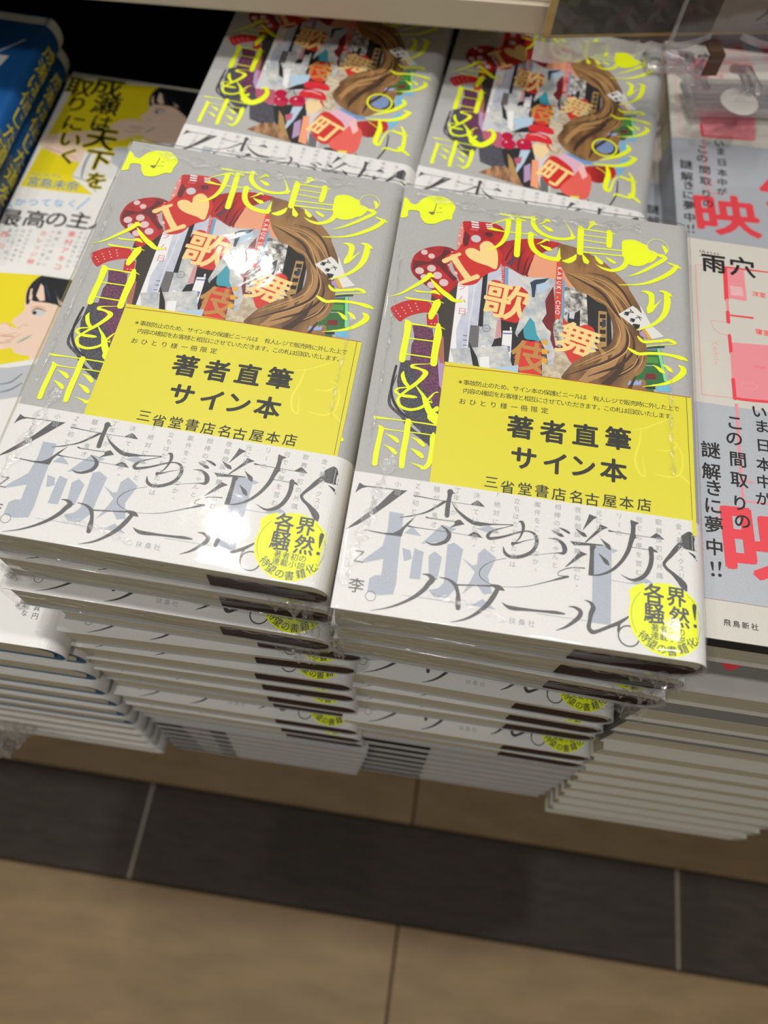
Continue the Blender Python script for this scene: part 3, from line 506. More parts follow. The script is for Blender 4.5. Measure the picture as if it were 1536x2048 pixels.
  ('s','ink',4,[26.33,36.49,0.31,27.09,36.33,0.54,28.58,36.21,0.31,36.29,36.34,0.27]),
  ('p','ink',4,[36.29,36.42,37.5,37.23,38.22,37.35,39.84,35.87,36.83,34.65,34.8,33.68,36.46,35.44]),
  ('s','ink',4,[31.93,34.17,0.3,33.88,33.0,0.91,35.06,31.2,1.44,34.31,28.89,1.35,31.77,27.21,1.05,29.27,26.81,0.67,27.45,27.54,0.15]),
  ('s','ink',4,[20.68,32.25,0.23,21.35,32.12,0.61,23.92,32.05,0.3,34.16,32.13,0.19,41.48,32.05,0.15]),
  ('p','ink',4,[41.12,31.91,43.15,33.72,44.65,33.36,46.43,31.82]),
  ('s','ink',4,[56.45,38.31,0.35,53.53,36.95,0.28,49.66,35.11,0.69,47.99,33.12,1.17,48.57,32.13,1.17,50.21,32.39,1.03,53.77,33.7,0.76,58.28,35.9,0.63,61.23,36.82,0.49,63.61,36.18,0.97,64.59,34.09,1.24,64.26,31.5,1.17,62.68,29.1,1.23,59.5,27.16,1.22,56.25,26.57,1.15,54.2,27.66,1.09,53.44,29.93,0.17]),
  ('s','ink',4,[58.03,39.9,0.28,59.21,39.8,1.19,59.78,37.68,1.05,58.89,34.25,0.55,57.52,32.21,0.48,56.59,31.27,1.24]),
  ('s','ink',4,[56.57,31.52,1.17,58.53,32.09,0.55,60.78,33.18,0.28,64.69,34.65,0.12]),
  ('s','ink',4,[69.34,38.51,0.14,71.22,37.72,0.91,72.58,37.21,1.25,73.42,36.91,0.56]),
  ('s','ink',4,[71.8,39.87,0.18,73.84,39.25,0.91,75.37,38.47,0.84]),
  ('s','ink',4,[68.32,35.35,0.12,71.32,35.36,0.69,73.37,34.07,1.45,74.17,32.21,1.72,73.67,30.7,1.16,71.53,30.42,0.31,66.96,29.26,0.14,61.43,27.83,0.12]),
  ('s','ink',4,[54.82,25.84,0.17,50.52,24.12,0.17,47.74,22.09,0.27,46.31,19.77,0.3,46.8,17.77,0.27,49.2,16.26,0.2,52.48,15.58,0.13,56.98,15.89,0.13,62.08,16.94,0.2,66.52,18.67,0.27,70.33,20.32,0.4,73.21,21.57,0.8,75.71,22.53,0.6]),
  ('s','ink',4,[75.61,22.72,0.47,73.5,22.45,0.27,72.18,22.69,0.2,72.78,24.01,0.27,75.34,25.47,0.34,77.94,26.14,0.3,81.15,26.44,0.41]),
  ('p','ink',4,[82.08,46.74,84.98,45.91,83.64,45.02,79.89,40.06,81.46,44.4]),
  ('s','ink',4,[77.63,40.43,0.18,79.24,39.29,1.05,80.43,38.61,1.47,81.18,38.15,0.63]),
  ('p','ink',4,[85.87,43.45,88.74,42.62,86.74,41.48,81.24,35.82,80.77,35.93,85.23,41.67]),
  ('p','ink',4,[75.79,35.52,77.52,35.58,87.17,35.99,87.18,35.67,77.23,34.16]),
  ('s','ink',4,[86.23,38.06,0.17,87.49,36.91,0.83,88.77,35.67,1.59,89.45,34.63,0.62]),
  ('s','ink',4,[85.67,32.47,0.17,86.92,31.24,0.89,88.19,29.91,1.57,89.0,28.98,0.61]),
  ('p','ink',4,[82.53,35.02,83.52,35.47,84.79,35.02,84.06,33.46,84.15,24.55,82.3,24.11,82.67,31.8]),
  ('p','ink',4,[79.11,32.48,81.79,31.59,80.16,30.61,74.88,25.86,74.49,25.87,78.01,30.51]),
  ('p','ink',4,[96.31,46.92,97.84,46.53,99.53,46.14,98.17,45.21,98.03,41.37,96.42,41.29,96.55,44.27]),
  ('s','ink',4,[88.59,41.56,0.18,89.26,41.49,0.63,91.11,41.46,0.28,95.82,41.38,0.21,103.54,41.35,0.18]),
  ('p','ink',4,[103.03,41.27,105.17,43.28,106.24,42.9,108.03,41.24]),
  ('s','ink',4,[97.23,41.06,2.11,96.56,38.75,1.61,95.5,34.96,1.45,93.2,30.65,1.16,89.94,27.02,0.95,86.05,24.85,0.61,82.79,24.26,0.34]),
  ('s','ink',4,[97.83,40.42,0.7,98.5,40.46,0.21]),
  ('s','ink',4,[96.83,36.69,0.21,102.49,36.59,0.21]),
  ('s','ink',4,[103.33,37.13,1.74,103.52,33.74,1.59,102.93,30.44,1.57,101.42,27.38,1.49,99.12,25.44,1.35,96.51,24.78,0.74,93.16,26.13,0.12]),
  ('s','ink',4,[102.49,36.99,0.49,104.15,36.72,1.04,105.74,36.15,0.21]),
  ('P','ink',4,[113.83,43.58,114.52,44.25,116.42,45.67,117.92,45.17,119.01,42.77,119.47,41.38,119.17,39.51,118.2,38.74,116.87,38.78,114.87,39.0,113.73,40.09,113.69,42.27]),
  ('s','ink',4,[114.62,41.69,1.76,112.19,38.75,1.81,110.13,35.88,1.45,108.26,33.43,1.1,107.74,32.1,1.1,108.7,30.66,1.09,110.64,29.21,1.29,112.89,27.11,2.1,114.22,25.41,2.43,114.93,23.97,0.87]),
  ('r','inkgrey',4,120.62,40.91,1.4,0.18),
  ('s','ink',4,[116.11,38.01,0.17,118.14,36.89,0.9,119.75,35.5,0.97]),
  ('s','ink',4,[119.06,39.32,0.28,120.35,38.26,0.97,121.18,36.41,0.83]),
  ('s','ink',4,[27.6,15.79,0.18,29.81,15.77,0.95,31.2,14.55,1.81,30.15,12.8,1.66,28.98,10.74,1.51,26.17,7.7,1.21,22.32,4.89,0.85,17.75,2.52,0.49,12.61,0.81,0.12]),
  ('s','ink',4,[30.21,15.45,1.09,32.36,14.59,0.36]),
  ('s','ink',4,[33.39,15.58,0.22,36.27,15.28,0.73,38.73,13.79,1.3,39.96,11.0,1.22,40.31,8.09,1.78,40.48,6.06,1.56]),
  ('s','ink',4,[38.9,13.82,0.58,45.21,14.6,0.44,50.48,15.29,0.65]),
  ('s','ink',4,[50.54,15.61,0.66,53.16,15.07,1.72,55.02,14.35,0.26]),
  ('s','ink',4,[52.91,15.03,1.32,51.49,11.68,1.64,49.52,8.35,1.56,46.6,5.23,1.09,43.03,2.69,0.7,38.47,0.93,0.13]),
  ('s','ink',4,[54.49,10.14,0.16,56.0,9.2,0.97,58.1,8.77,1.43,63.19,9.0,0.91,67.96,9.25,0.84,72.1,9.5,1.1,74.91,9.47,0.52]),
  ('s','ink',4,[76.08,12.2,0.16,78.07,12.24,0.78,80.02,11.21,1.43,79.82,9.45,1.49,78.22,7.54,1.29,75.45,5.13,0.77,72.36,3.51,0.19]),
  ('s','ink',4,[81.27,15.28,0.16,83.34,14.6,0.99,84.18,12.98,1.64,83.49,10.86,1.56,83.17,8.49,1.29,82.91,6.14,1.42,84.05,4.84,1.48,85.78,5.34,1.16,89.54,7.44,1.1,92.7,9.25,1.23,96.04,12.0,0.52]),
  ('r','ink',4,95.89,5.28,3.4,0.48),
  ('s','ink',4,[92.71,8.66,0.97,92.41,6.31,0.64]),
  ('p','paleblue',2,[13.99,36.41,18.97,36.42,19.26,20.19,19.7,11.51,19.2,7.34,14.43,6.29,10.8,7.11,10.84,11.6,12.41,12.98,14.49,13.31,14.4,19.02,7.28,16.34,8.1,18.01,13.41,23.52,14.32,30.0]),
  ('p','paleblue',2,[20.02,24.01,22.8,23.48,23.71,20.53,21.16,19.34]),
  ('p','paleblue',2,[24.12,24.48,27.29,23.63,27.2,13.76,23.67,13.65,23.8,19.77]),
  ('p','paleblue',2,[29.04,22.55,30.98,24.5,33.52,22.69,32.78,14.65,29.87,14.64]),
  ('p','paleblue',2,[34.81,27.59,37.07,28.63,40.23,26.7,39.51,18.46,39.36,12.77,36.57,8.98,32.42,8.32,30.34,10.59,33.45,11.83,34.99,13.95,34.9,21.56]),
  ('p','paleblue',2,[40.1,23.56,43.89,21.46,45.27,22.07,45.29,25.95,47.27,28.23,51.48,25.39,49.15,18.48,51.03,12.75,48.27,11.94,45.51,15.25,41.31,10.84,43.66,16.09,44.79,19.31]),
  ('p','paleblue',2,[19.88,29.32,22.45,32.13,25.91,29.19]),
  ('p','paleblue',2,[26.06,26.36,30.8,32.7,32.44,34.5,37.29,33.76,34.92,31.77,34.61,27.75,30.63,27.7]),
  ('p','paleblue',2,[44.15,34.89,48.02,36.93,52.1,34.58,48.26,33.95]),
  ('s','paleblue',2,[21.97,7.59,0.21,45.46,7.8,0.29]),
  ('p','paleblue',2,[44.77,7.69,48.05,10.42,52.68,7.4]),
  ('p','paleblue',2,[84.03,35.08,87.17,35.77,90.01,34.97,90.01,8.07,83.82,7.93,83.71,27.0]),
  ('p','paleblue',2,[89.18,35.38,92.18,34.6,90.53,33.43]),
  ('s','paleblue',2,[89.82,23.5,0.27,97.16,23.49,0.27]),
  ('p','paleblue',2,[96.51,23.74,101.09,26.28,103.86,24.91,97.81,23.32]),
  ('s','paleblue',2,[65.79,8.18,0.26,83.92,8.27,0.23]),
  ('t','palegrey',6,'金、暴力、クスリ。',113.07,46.98,113.68,26.19,2.35,0,0,1),
  ('t','palegrey',6,'歌舞伎町の片隅で',106.14,47.52,106.23,24.31,2.35,0,0,1),
  ('t','palegrey',6,'何でも屋を営む',99.36,47.34,99.13,27.72,2.35,0,0,1),
  ('t','palegrey',6,'リーの',92.41,47.7,92.39,41.19,2.35,0,0,1),
  ('t','palegrey',6,'元には、',85.45,47.49,85.79,38.82,2.35,0,0,1),
  ('t','palegrey',6,'夜毎相談が舞い込む。',78.15,47.6,78.52,19.56,2.35,0,0,1),
  ('t','palegrey',6,'相棒の縹ちゃんと',71.14,47.57,71.07,25.84,2.35,0,0,1),
  ('t','palegrey',6,'案件をこなすなか、',64.18,47.36,64.66,23.06,2.35,0,0,1),
  ('t','palegrey',6,'立ちはだかったのは',57.03,47.5,57.08,23.95,2.35,0,0,1),
  ('t','palegrey',6,'「絶対に死」と',50.32,48.48,50.02,28.48,2.35,0,0,1),
  ('t','palegrey',6,'決めていた男。',43.05,47.44,43.62,28.43,2.35,0,0,1),
  ('t','palegrey',6,'丁年もが、',36.23,48.19,35.7,36.73,2.35,0,0,1),
  ('t','palegrey',6,'騒がす鬼才',29.11,47.43,29.55,34.1,2.35,0,0,1),
  ('t','palegrey',6,'Ｚ李初と',22.42,47.57,22.31,37.78,2.35,0,0,1),
  ('t','palegrey',6,'小説',15.51,47.26,15.84,43.95,2.35,0,0,1),
  ('t','palegrey',6,'ここに完結。',8.82,45.5,8.1,33.81,2.35,0,0,1),
  ('t','palegrey',6,'扶桑社',58.24,4.42,64.41,4.4,2.3,0,0,1),
  ('t','inkgrey',6,'Ｚ',6.31,18.49,6.31,18.49,5.6,0,0,1),
  ('t','ink',6,'李',6.95,8.36,6.95,8.36,5.4,0,0.01,1),
  ('r','inkgrey',6,12.07,5.65,1.63,0.21),
  ('c','yellow',8,108.2,12.8,12.48),
  ('p','yellow',8,[95.86,20.94,97.81,22.97,101.08,24.53,101.04,19.36,96.51,16.95]),
  ('t','ink',9,'各',104.13,20.71,104.13,20.71,7.4,0,0.035,0.95),
  ('t','ink',9,'界',111.59,20.86,111.59,20.86,7.2,0,0.035,0.95),
  ('t','ink',9,'騒',104.21,13.95,104.21,13.95,7.4,0,0.035,0.95),
  ('t','ink',9,'然',112.38,13.89,112.38,13.89,7.4,0,0.035,0.95),
  ('s','ink',9,[117.58,18.91,1.46,117.54,17.55,1.32,117.6,13.87,0.26]),
  ('c','ink',9,117.6,12.01,0.65),
  ('t','ink',9,'著者初の',104.32,9.31,112.89,9.1,2.75,0,0.015,1),
  ('t','ink',9,'連載小説',104.28,6.68,112.82,6.47,2.75,0,0.015,1),
  ('t','ink',9,'待',100.64,5.95,100.64,5.95,3.5,-42.0,0.018,1),
  ('t','ink',9,'望',103.15,3.81,103.15,3.81,3.5,-24.0,0.018,1),
  ('t','ink',9,'の',106.43,2.57,106.43,2.57,3.5,-8.0,0.018,1),
  ('t','ink',9,'書',109.73,2.34,109.73,2.34,3.5,8.0,0.018,1),
  ('t','ink',9,'籍',113.38,3.65,113.38,3.65,3.5,22.0,0.018,1),
  ('t','ink',9,'化',116.29,6.1,116.29,6.1,3.5,40.0,0.018,1),
  ('s','ink',9,[117.63,8.26,0.23,118.13,7.2,0.13]),
  ('c','ink',9,118.43,6.69,0.23),
  ('s','ink',9,[99.76,21.04,0.13,97.81,18.17,0.13,96.77,14.62,0.13,97.0,10.32,0.13,98.43,6.98,0.13]),
  ('s','ink',9,[115.04,22.33,0.13,116.46,21.12,0.13,117.55,19.86,0.13]),
  ('s','ink',9,[118.81,17.25,0.13,119.69,14.87,0.13,119.66,11.54,0.13,118.46,7.58,0.13]),
 ],
 'slip': [
  ('s','slipline',2,[26.27,99.78,0.33,66.07,101.37,0.33,118.94,101.64,0.33]),
  ('s','slipline2',2,[117.42,101.38,0.21,117.99,50.6,0.18]),
  ('t','inkslip',2,'※事故防止のため、サイン本の保護ビニールは 有人レジで販売時に外した上で',32.84,93.46,113.52,95.63,2.55,0,0.008,1),
  ('t','inkslip',2,'内容の確認をお客様と相互にさせていただきます。この札は回収いたします。',35.34,89.81,112.49,91.84,2.55,0,0.008,1),
  ('t','inkslip',2,'おひとり様一冊限定',34.49,85.01,64.74,86.25,2.75,0,0.012,1),
  ('t','inkslip',2,'著',56.16,77.32,56.16,77.32,9.9,0,0.05,1),
  ('t','inkslip',2,'者',68.18,77.4,68.18,77.4,9.9,0,0.05,1),
  ('t','inkslip',2,'直',80.03,77.95,80.03,77.95,9.9,0,0.05,1),
  ('t','inkslip',2,'筆',91.9,78.61,91.9,78.61,9.9,0,0.05,1),
  ('t','inkslip',2,'サ',58.26,64.7,58.26,64.7,9.9,0,0.05,1),
  ('t','inkslip',2,'イ',69.45,64.47,69.45,64.47,9.9,0,0.05,1),
  ('t','inkslip',2,'ン',79.68,64.87,79.68,64.87,9.9,0,0.05,1),
  ('t','inkslip',2,'本',90.38,65.09,90.38,65.09,9.9,0,0.05,1),
  ('t','inkslip',2,'三',47.37,53.37,47.37,53.37,5.2,0,0.012,1),
  ('t','inkslip',2,'省',53.3,52.33,53.3,52.33,5.3,0,0.02,1),
  ('t','inkslip',2,'堂',59.46,52.59,59.46,52.59,5.3,0,0.02,1),
  ('t','inkslip',2,'書',65.39,52.81,65.39,52.81,5.3,0,0.02,1),
  ('t','inkslip',2,'店',71.34,52.52,71.34,52.52,5.3,0,0.02,1),
  ('t','inkslip',2,'名',77.28,52.48,77.28,52.48,5.3,0,0.02,1),
  ('t','inkslip',2,'古',82.99,52.41,82.99,52.41,5.3,0,0.02,1),
  ('t','inkslip',2,'屋',89.14,52.93,89.14,52.93,5.3,0,0.02,1),
  ('t','inkslip',2,'本',95.07,53.15,95.07,53.15,5.3,0,0.02,1),
  ('t','inkslip',2,'店',101.23,53.4,101.23,53.4,5.3,0,0.02,1),
  ('s','slipfaint',1,[96.88,83.64,0.21,101.2,84.95,0.42,106.03,87.76,0.52,110.9,90.87,0.16]),
  ('s','slipfaint',1,[100.48,85.1,0.31,99.73,78.85,0.72,98.06,72.01,0.81,99.22,66.85,0.8,101.54,65.12,0.69,100.65,72.45,0.2]),
  ('s','slipfaint',1,[105.88,76.61,0.31,110.62,77.14,0.71,113.53,80.11,0.51,110.71,81.56,0.31]),
  ('s','slipfaint',1,[113.98,79.09,0.41,115.29,74.95,0.71,114.4,68.35,0.7,110.39,66.09,0.6,104.81,66.73,0.3]),
  ('s','slipfaint',1,[114.61,67.33,0.7,118.23,64.25,0.59]),
 ],
 'ncover': [
  ('p','nyellow',1,[6.2,183.38,5.24,182.08,1.33,85.62,23.73,85.97,45.04,87.14,51.82,86.78,57.33,87.87,63.01,88.44,128.13,95.1,124.1,194.05,64.97,189.52]),
  ('P','nskin',2,[0.22,123.82,2.1,128.56,9.08,133.77,19.34,137.16,30.29,141.35,40.92,149.95,46.88,153.78,54.25,152.75,60.43,152.77,60.25,143.8,53.47,139.87,47.08,134.78,40.05,132.08,29.33,127.38,30.35,112.95,21.97,112.44,12.11,116.47,3.37,119.55]),
  ('s','nskinline',3,[4.98,119.88,0.5,14.16,118.11,0.59,26.43,114.56,0.49]),
  ('s','nskinline',3,[42.28,148.32,0.52,50.27,148.07,0.62,57.92,149.04,0.52]),
  ('s','nskinline',3,[45.15,144.46,0.51,52.29,144.04,0.61,57.93,145.85,0.41]),
  ('P','nskin',2,[55.64,180.72,56.46,169.89,57.56,165.3,53.92,158.11,56.21,155.6,58.29,153.65,59.0,146.29,59.03,142.88,61.23,139.88,65.68,139.0,68.9,139.02,69.9,134.73,69.36,129.67,88.71,133.12,80.65,173.19,71.51,186.82]),
  ('P','nskin',3,[48.87,155.13,51.22,156.44,54.2,154.65,58.1,154.2,60.08,156.61,62.83,156.82,63.57,154.62,62.25,150.32,59.0,146.29,56.02,142.9,53.99,140.83,45.53,138.73,40.99,151.06]),
  ('s','nskinline',4,[50.73,149.95,0.2,53.74,149.35,0.3,58.61,151.39,0.2]),
  ('s','nskinline',4,[54.01,145.95,0.2,57.31,147.12,0.3,60.99,151.25,0.2]),
  ('s','nskinline',4,[48.97,154.86,0.2,51.86,155.97,0.3,54.74,154.46,0.2]),
  ('s','nskinline',4,[58.29,153.65,0.2,60.08,156.61,0.25,62.92,156.54,0.25]),
  ('P','nhair',5,[56.91,169.98,55.01,176.92,55.5,182.55,57.75,187.34,62.26,191.34,69.32,193.63,78.73,194.78,93.93,192.93,106.57,166.04,104.13,142.56,93.74,146.33,84.2,161.92,73.81,170.71,69.66,171.75,67.67,171.98,63.89,171.88,60.11,171.78,58.37,172.67,58.45,169.66]),
  ('p','nskin',6,[60.04,183.41,61.98,181.92,65.53,173.4,63.25,172.37,60.3,175.46]),
  ('p','nskin',6,[56.23,178.99,57.39,179.82,59.05,172.8,57.48,172.5]),
  ('p','nskin',6,[69.03,179.54,72.33,175.28,75.69,172.27,73.44,171.85]),
  ('s','nhairblue',6,[61.73,185.6,0.32,64.57,179.94,1.37,67.82,174.43,0.52]),
  ('s','nhairblue',6,[58.05,175.04,0.21,57.51,182.31,0.95,59.12,187.6,0.32]),
  ('s','nhairblue',6,[68.2,180.62,0.21,70.68,177.41,0.74,73.52,173.07,0.31]),
  ('P','neye',5,[61.73,164.88,63.52,167.3,68.01,166.64,67.42,164.15,64.59,162.73]),
  ('c','nhair',6,63.03,164.82,1.13),
  ('s','nhair',6,[61.32,165.4,0.31,63.39,167.7,0.72,68.42,166.84,0.26]),
  ('s','nblush',4,[60.3,167.0,0.31,62.95,168.99,0.83,67.9,168.41,0.31]),
  ('s','nmouth',4,[60.68,145.45,0.5,63.43,148.24,1.3,66.45,151.67,0.3]),
  ('P','nclothgrey',3,[45.11,127.52,57.83,130.08,64.44,130.71,69.0,130.7,71.43,128.94,71.13,124.52,67.02,119.48,62.66,116.57,50.03,114.34]),
  ('s','nline',4,[61.13,120.85,0.48,65.77,123.03,0.67,69.28,128.56,0.48]),
  ('s','nline',4,[62.66,116.57,0.47,67.19,118.97,0.76,71.05,123.43,0.48]),
  ('p','nwhite',2,[50.03,114.34,62.48,117.07,71.13,124.52,71.68,129.53,101.37,136.49,119.03,107.55,60.14,87.27]),
  ('P','nwhite',2,[28.62,99.5,30.0,114.08,31.21,124.07,51.23,129.43,82.88,140.96,101.24,137.27,112.15,91.93,53.74,80.34,47.11,85.83,32.04,96.68]),
  ('s','nline',3,[34.13,99.44,0.77,32.66,111.01,1.18,33.65,124.57,0.8]),
  ('s','nline',3,[28.62,99.5,0.58,38.72,96.86,0.77,45.8,90.16,0.57]),
  ('p','nclothgrey',3,[46.46,116.24,59.74,129.95,91.49,141.49,95.86,123.91,56.82,109.96]),
  ('t','nyellow',8,'成',26.38,181.19,26.38,181.19,20.97,0,0.1,1),
  ('t','nink',9,'成',26.38,181.19,26.38,181.19,20.97,0,0.03,1),
  ('t','nyellow',8,'瀬',30.15,163.93,30.15,163.93,18.41,0,0.1,1),
  ('t','nink',9,'瀬',30.15,163.93,30.15,163.93,18.41,0,0.03,1),
  ('t','nyellow',8,'は',32.2,148.12,32.2,148.12,14.42,0,0.1,1),
  ('t','nink',9,'は',32.2,148.12,32.2,148.12,14.42,0,0.03,1),
  ('t','nyellow',8,'天',36.07,133.75,36.07,133.75,20.72,0,0.1,1),
  ('t','nink',9,'天',36.07,133.75,36.07,133.75,20.72,0,0.03,1),
  ('t','nyellow',8,'下',39.43,115.41,39.43,115.41,18.24,0,0.1,1),
  ('t','nink',9,'下',39.43,115.41,39.43,115.41,18.24,0,0.03,1),
  ('t','nyellow',8,'を',43.31,98.37,43.31,98.37,14.45,0,0.1,1),
  ('t','nink',9,'を',43.31,98.37,43.31,98.37,14.45,0,0.03,1),
  ('t','nyellow',8,'取',8.53,177.35,8.53,177.35,18.21,0,0.1,1),
  ('t','nink',9,'取',8.53,177.35,8.53,177.35,18.21,0,0.03,1),
  ('t','nyellow',8,'り',11.75,161.34,11.75,161.34,15.73,0,0.1,1),
  ('t','nink',9,'り',11.75,161.34,11.75,161.34,15.73,0,0.03,1),
  ('t','nyellow',8,'に',15.45,143.96,15.45,143.96,15.38,0,0.1,1),
  ('t','nink',9,'に',15.45,143.96,15.45,143.96,15.38,0,0.03,1),
  ('t','nyellow',8,'い',17.89,129.35,17.89,129.35,15.08,0,0.1,1),
  ('t','nink',9,'い',17.89,129.35,17.89,129.35,15.08,0,0.03,1),
  ('t','nyellow',8,'く',20.67,115.19,20.67,115.19,14.8,0,0.1,1),
  ('t','nink',9,'く',20.67,115.19,20.67,115.19,14.8,0,0.03,1),
  ('t','nblue',8,'宮',7.58,90.58,7.58,90.58,8.4,0,0.015,1),
  ('t','nblue',8,'島',15.45,90.84,15.45,90.84,8.4,0,0.015,1),
  ('t','nblue',8,'未',23.32,91.1,23.32,91.1,8.4,0,0.015,1),
  ('t','nblue',8,'奈',31.2,91.37,31.2,91.37,8.4,0,0.015,1),
  ('t','nblue',8,'Miyajima Mina',4.96,97.06,21.49,98.06,2.89,0,0,1),
 ],
 'nobi': [
  ('s','nsky',2,[-3.34,74.22,0.75,2.17,67.94,0.85]),
  ('s','nsky',2,[44.1,84.0,0.76,39.48,73.73,0.85]),
  ('t','nsky',2,'かつてなく',5.65,72.79,35.26,77.39,6.65,0,0.015,1),
  ('t','nink',2,'最',4.31,59.83,4.31,59.83,13.84,0,0.025,1),
  ('t','nink',2,'高',18.45,61.36,18.45,61.36,13.87,0,0.025,1),
  ('t','nink',2,'の',30.59,63.43,30.59,63.43,13.9,0,0.025,1),
  ('t','nink',2,'主',43.6,65.04,43.6,65.04,13.93,0,0.025,1),
  ('t','nink',2,'人',56.7,65.73,56.7,65.73,13.93,0,0.025,1),
  ('t','nink',2,'公',70.02,66.46,70.02,66.46,13.94,0,0.025,1),
  ('t','nred',2,'東村アキコ',42.58,54.27,42.45,29.01,4.92,0,0.01,1),
  ('t','nred',2,'カレッジ柳',26.54,51.76,26.31,30.05,4.13,0,0.01,1),
  ('t','nred',2,'西川美',5.37,47.03,6.28,29.17,4.87,0,0.01,1),
  ('t','ngrey',2,'このたびは読んで',51.12,56.55,51.64,31.35,2.49,0,0.01,1),
  ('t','ngrey',2,'本当に痛快で好き',47.44,56.45,47.38,30.54,2.49,0,0.01,1),
  ('t','ngrey',2,'最高に面白い',35.25,54.07,34.69,29.29,2.69,0,0.01,1),
  ('t','ngrey',2,'ひとの心に届く本',31.58,53.98,31.11,29.2,2.48,0,0.01,1),
  ('t','ngrey',2,'主人公が大好き。',18.81,52.1,19.34,29.3,2.48,0,0.01,1),
  ('t','ngrey',2,'あの夏の物語を',14.91,51.34,15.76,29.21,2.48,0,0.01,1),
  ('t','ngrey',2,'ずっと見ていたい',11.02,50.59,12.83,29.83,2.47,0,0.01,1),
  ('t','ngrey',2,'最高の一冊。',7.37,50.49,11.36,30.14,2.47,0,0.01,1),
  ('t','ngrey2',2,'切な',109.75,16.68,110.03,13.26,2.78,0,0.01,1),
  ('t','ngrey2',2,'真円',114.4,16.22,114.7,12.65,2.97,0,0.01,1),
 ],
 'acover': [
  ('s','apink2',1,[5.0,172.97,0.43,5.09,140.09,0.4,5.26,103.21,0.37]),
  ('s','apink2',1,[5.26,103.21,0.34,18.39,103.69,0.34]),
  ('s','apink2',1,[4.82,173.04,0.34,17.57,174.39,0.34]),
  ('p','apink',1,[18.64,173.61,26.85,173.71,27.04,156.32,18.47,156.35]),
  ('p','apink',1,[19.13,132.19,53.74,135.18,50.75,105.5,18.73,103.54]),
  ('s','apink2',2,[19.3,165.03,0.21,25.98,165.57,0.21]),
  ('p','apink3',2,[19.97,163.72,25.5,163.81,25.73,158.65,20.22,158.32]),
  ('s','ared',2,[18.27,173.54,1.97,18.05,155.34,1.91]),
  ('s','ared',2,[17.93,174.21,0.95,27.28,174.52,1.03,41.49,175.03,0.69,56.5,175.92,0.69]),
  ('s','apink',2,[18.24,155.37,1.24,18.39,148.0,1.23]),
  ('s','ared',2,[18.23,148.43,1.72,18.19,142.95,1.7]),
  ('s','ared',2,[18.69,146.91,0.9,28.98,147.21,1.06]),
  ('s','ared',2,[18.27,135.79,1.52,18.47,126.61,1.49]),
  ('s','apink',2,[18.65,126.64,1.02,18.58,113.01,0.99]),
  ('s','ared',2,[18.58,113.01,1.6,18.73,103.54,1.57]),
  ('s','ared',2,[18.39,103.69,1.27,26.23,103.84,1.35,49.54,105.7,1.13]),
  ('s','apink2',2,[22.15,112.18,0.3,27.83,112.15,0.3,27.58,109.62,0.3,22.17,109.69,0.3,22.15,112.18,0.3]),
  ('s','apink2',2,[10.56,142.45,0.24,17.39,142.8,0.24]),
  ('s','apink2',2,[10.56,142.45,0.24,11.64,138.59,0.24,14.21,136.38,0.24,17.73,135.69,0.24]),
  ('t','apink2',2,'バルコニー',11.79,130.2,11.68,120.22,2.37,0,0.01,1),
  ('t','ared2',2,'洋室',31.19,160.85,34.3,160.82,3.14,0,0.02,1),
  ('t','ared2',2,'寝室',31.17,139.93,34.56,139.88,3.22,0,0.02,1),
  ('t','ared2',2,'ベッド',28.44,121.1,31.93,121.09,1.94,0,0,1),
  ('t','aink',5,'雨',13.3,175.05,13.3,175.05,11.41,0,0.045,1),
  ('t','aink',5,'穴',26.21,175.3,26.21,175.3,12.26,0,0.035,1),
  ('t','aink',5,'Uketsu',7.95,181.71,15.49,181.66,2.27,0,0.01,1),
  ('s','aink',5,[7.09,178.8,0.22,17.08,179.62,0.26]),
  ('t','aink',5,'飛鳥新社',10.42,6.47,20.26,6.37,2.69,0,0.02,1),
 ],
 'aobi': [
  ('s','apink',1,[19.19,100.42,1.14,18.93,78.78,1.09,19.05,56.25,1.04]),
  ('s','apink',1,[18.89,65.63,0.74,23.54,65.01,0.74]),
  ('s','apink',1,[19.8,56.49,0.83,28.78,56.67,0.83]),
  ('t','aink',4,'い',28.37,98.33,28.37,98.33,6.68,0,0.03,1),
  ('t','aink',4,'ま',28.91,91.44,28.91,91.44,6.59,0,0.03,1),
  ('t','aink',4,'日',28.77,82.51,28.77,82.51,6.47,0,0.03,1),
  ('t','aink',4,'本',28.37,73.75,28.37,73.75,6.35,0,0.03,1),
  ('t','aink',4,'中',27.81,66.01,27.81,66.01,6.24,0,0.03,1),
  ('t','aink',4,'が',27.0,58.4,27.0,58.4,6.14,0,0.03,1),
  ('t','aink',4,'こ',17.89,91.34,17.89,91.34,7.54,0,0.03,1),
  ('t','aink',4,'の',17.2,83.76,17.2,83.76,7.42,0,0.03,1),
  ('t','aink',4,'間',18.17,74.31,18.17,74.31,7.27,0,0.03,1),
  ('t','aink',4,'取',18.12,65.22,18.12,65.22,7.13,0,0.03,1),
  ('t','aink',4,'り',17.76,54.95,17.76,54.95,6.98,0,0.03,1),
  ('t','aink',4,'の',18.27,47.51,18.27,47.51,6.86,0,0.03,1),
  ('t','aink',4,'謎',7.52,76.83,7.52,76.83,7.86,0,0.03,1),
  ('t','aink',4,'解',7.34,67.06,7.34,67.06,7.7,0,0.03,1),
  ('t','aink',4,'き',8.01,59.91,8.01,59.91,7.58,0,0.03,1),
  ('t','aink',4,'に',7.41,52.15,7.41,52.15,7.45,0,0.03,1),
  ('t','aink',4,'夢',7.29,44.11,7.29,44.11,7.32,0,0.03,1),
  ('t','aink',4,'中',7.11,34.96,7.11,34.96,7.17,0,0.03,1),
  ('s','aink',4,[5.88,28.65,1.17,6.12,25.68,0.48]),
  ('c','aink',4,6.05,24.02,0.68),
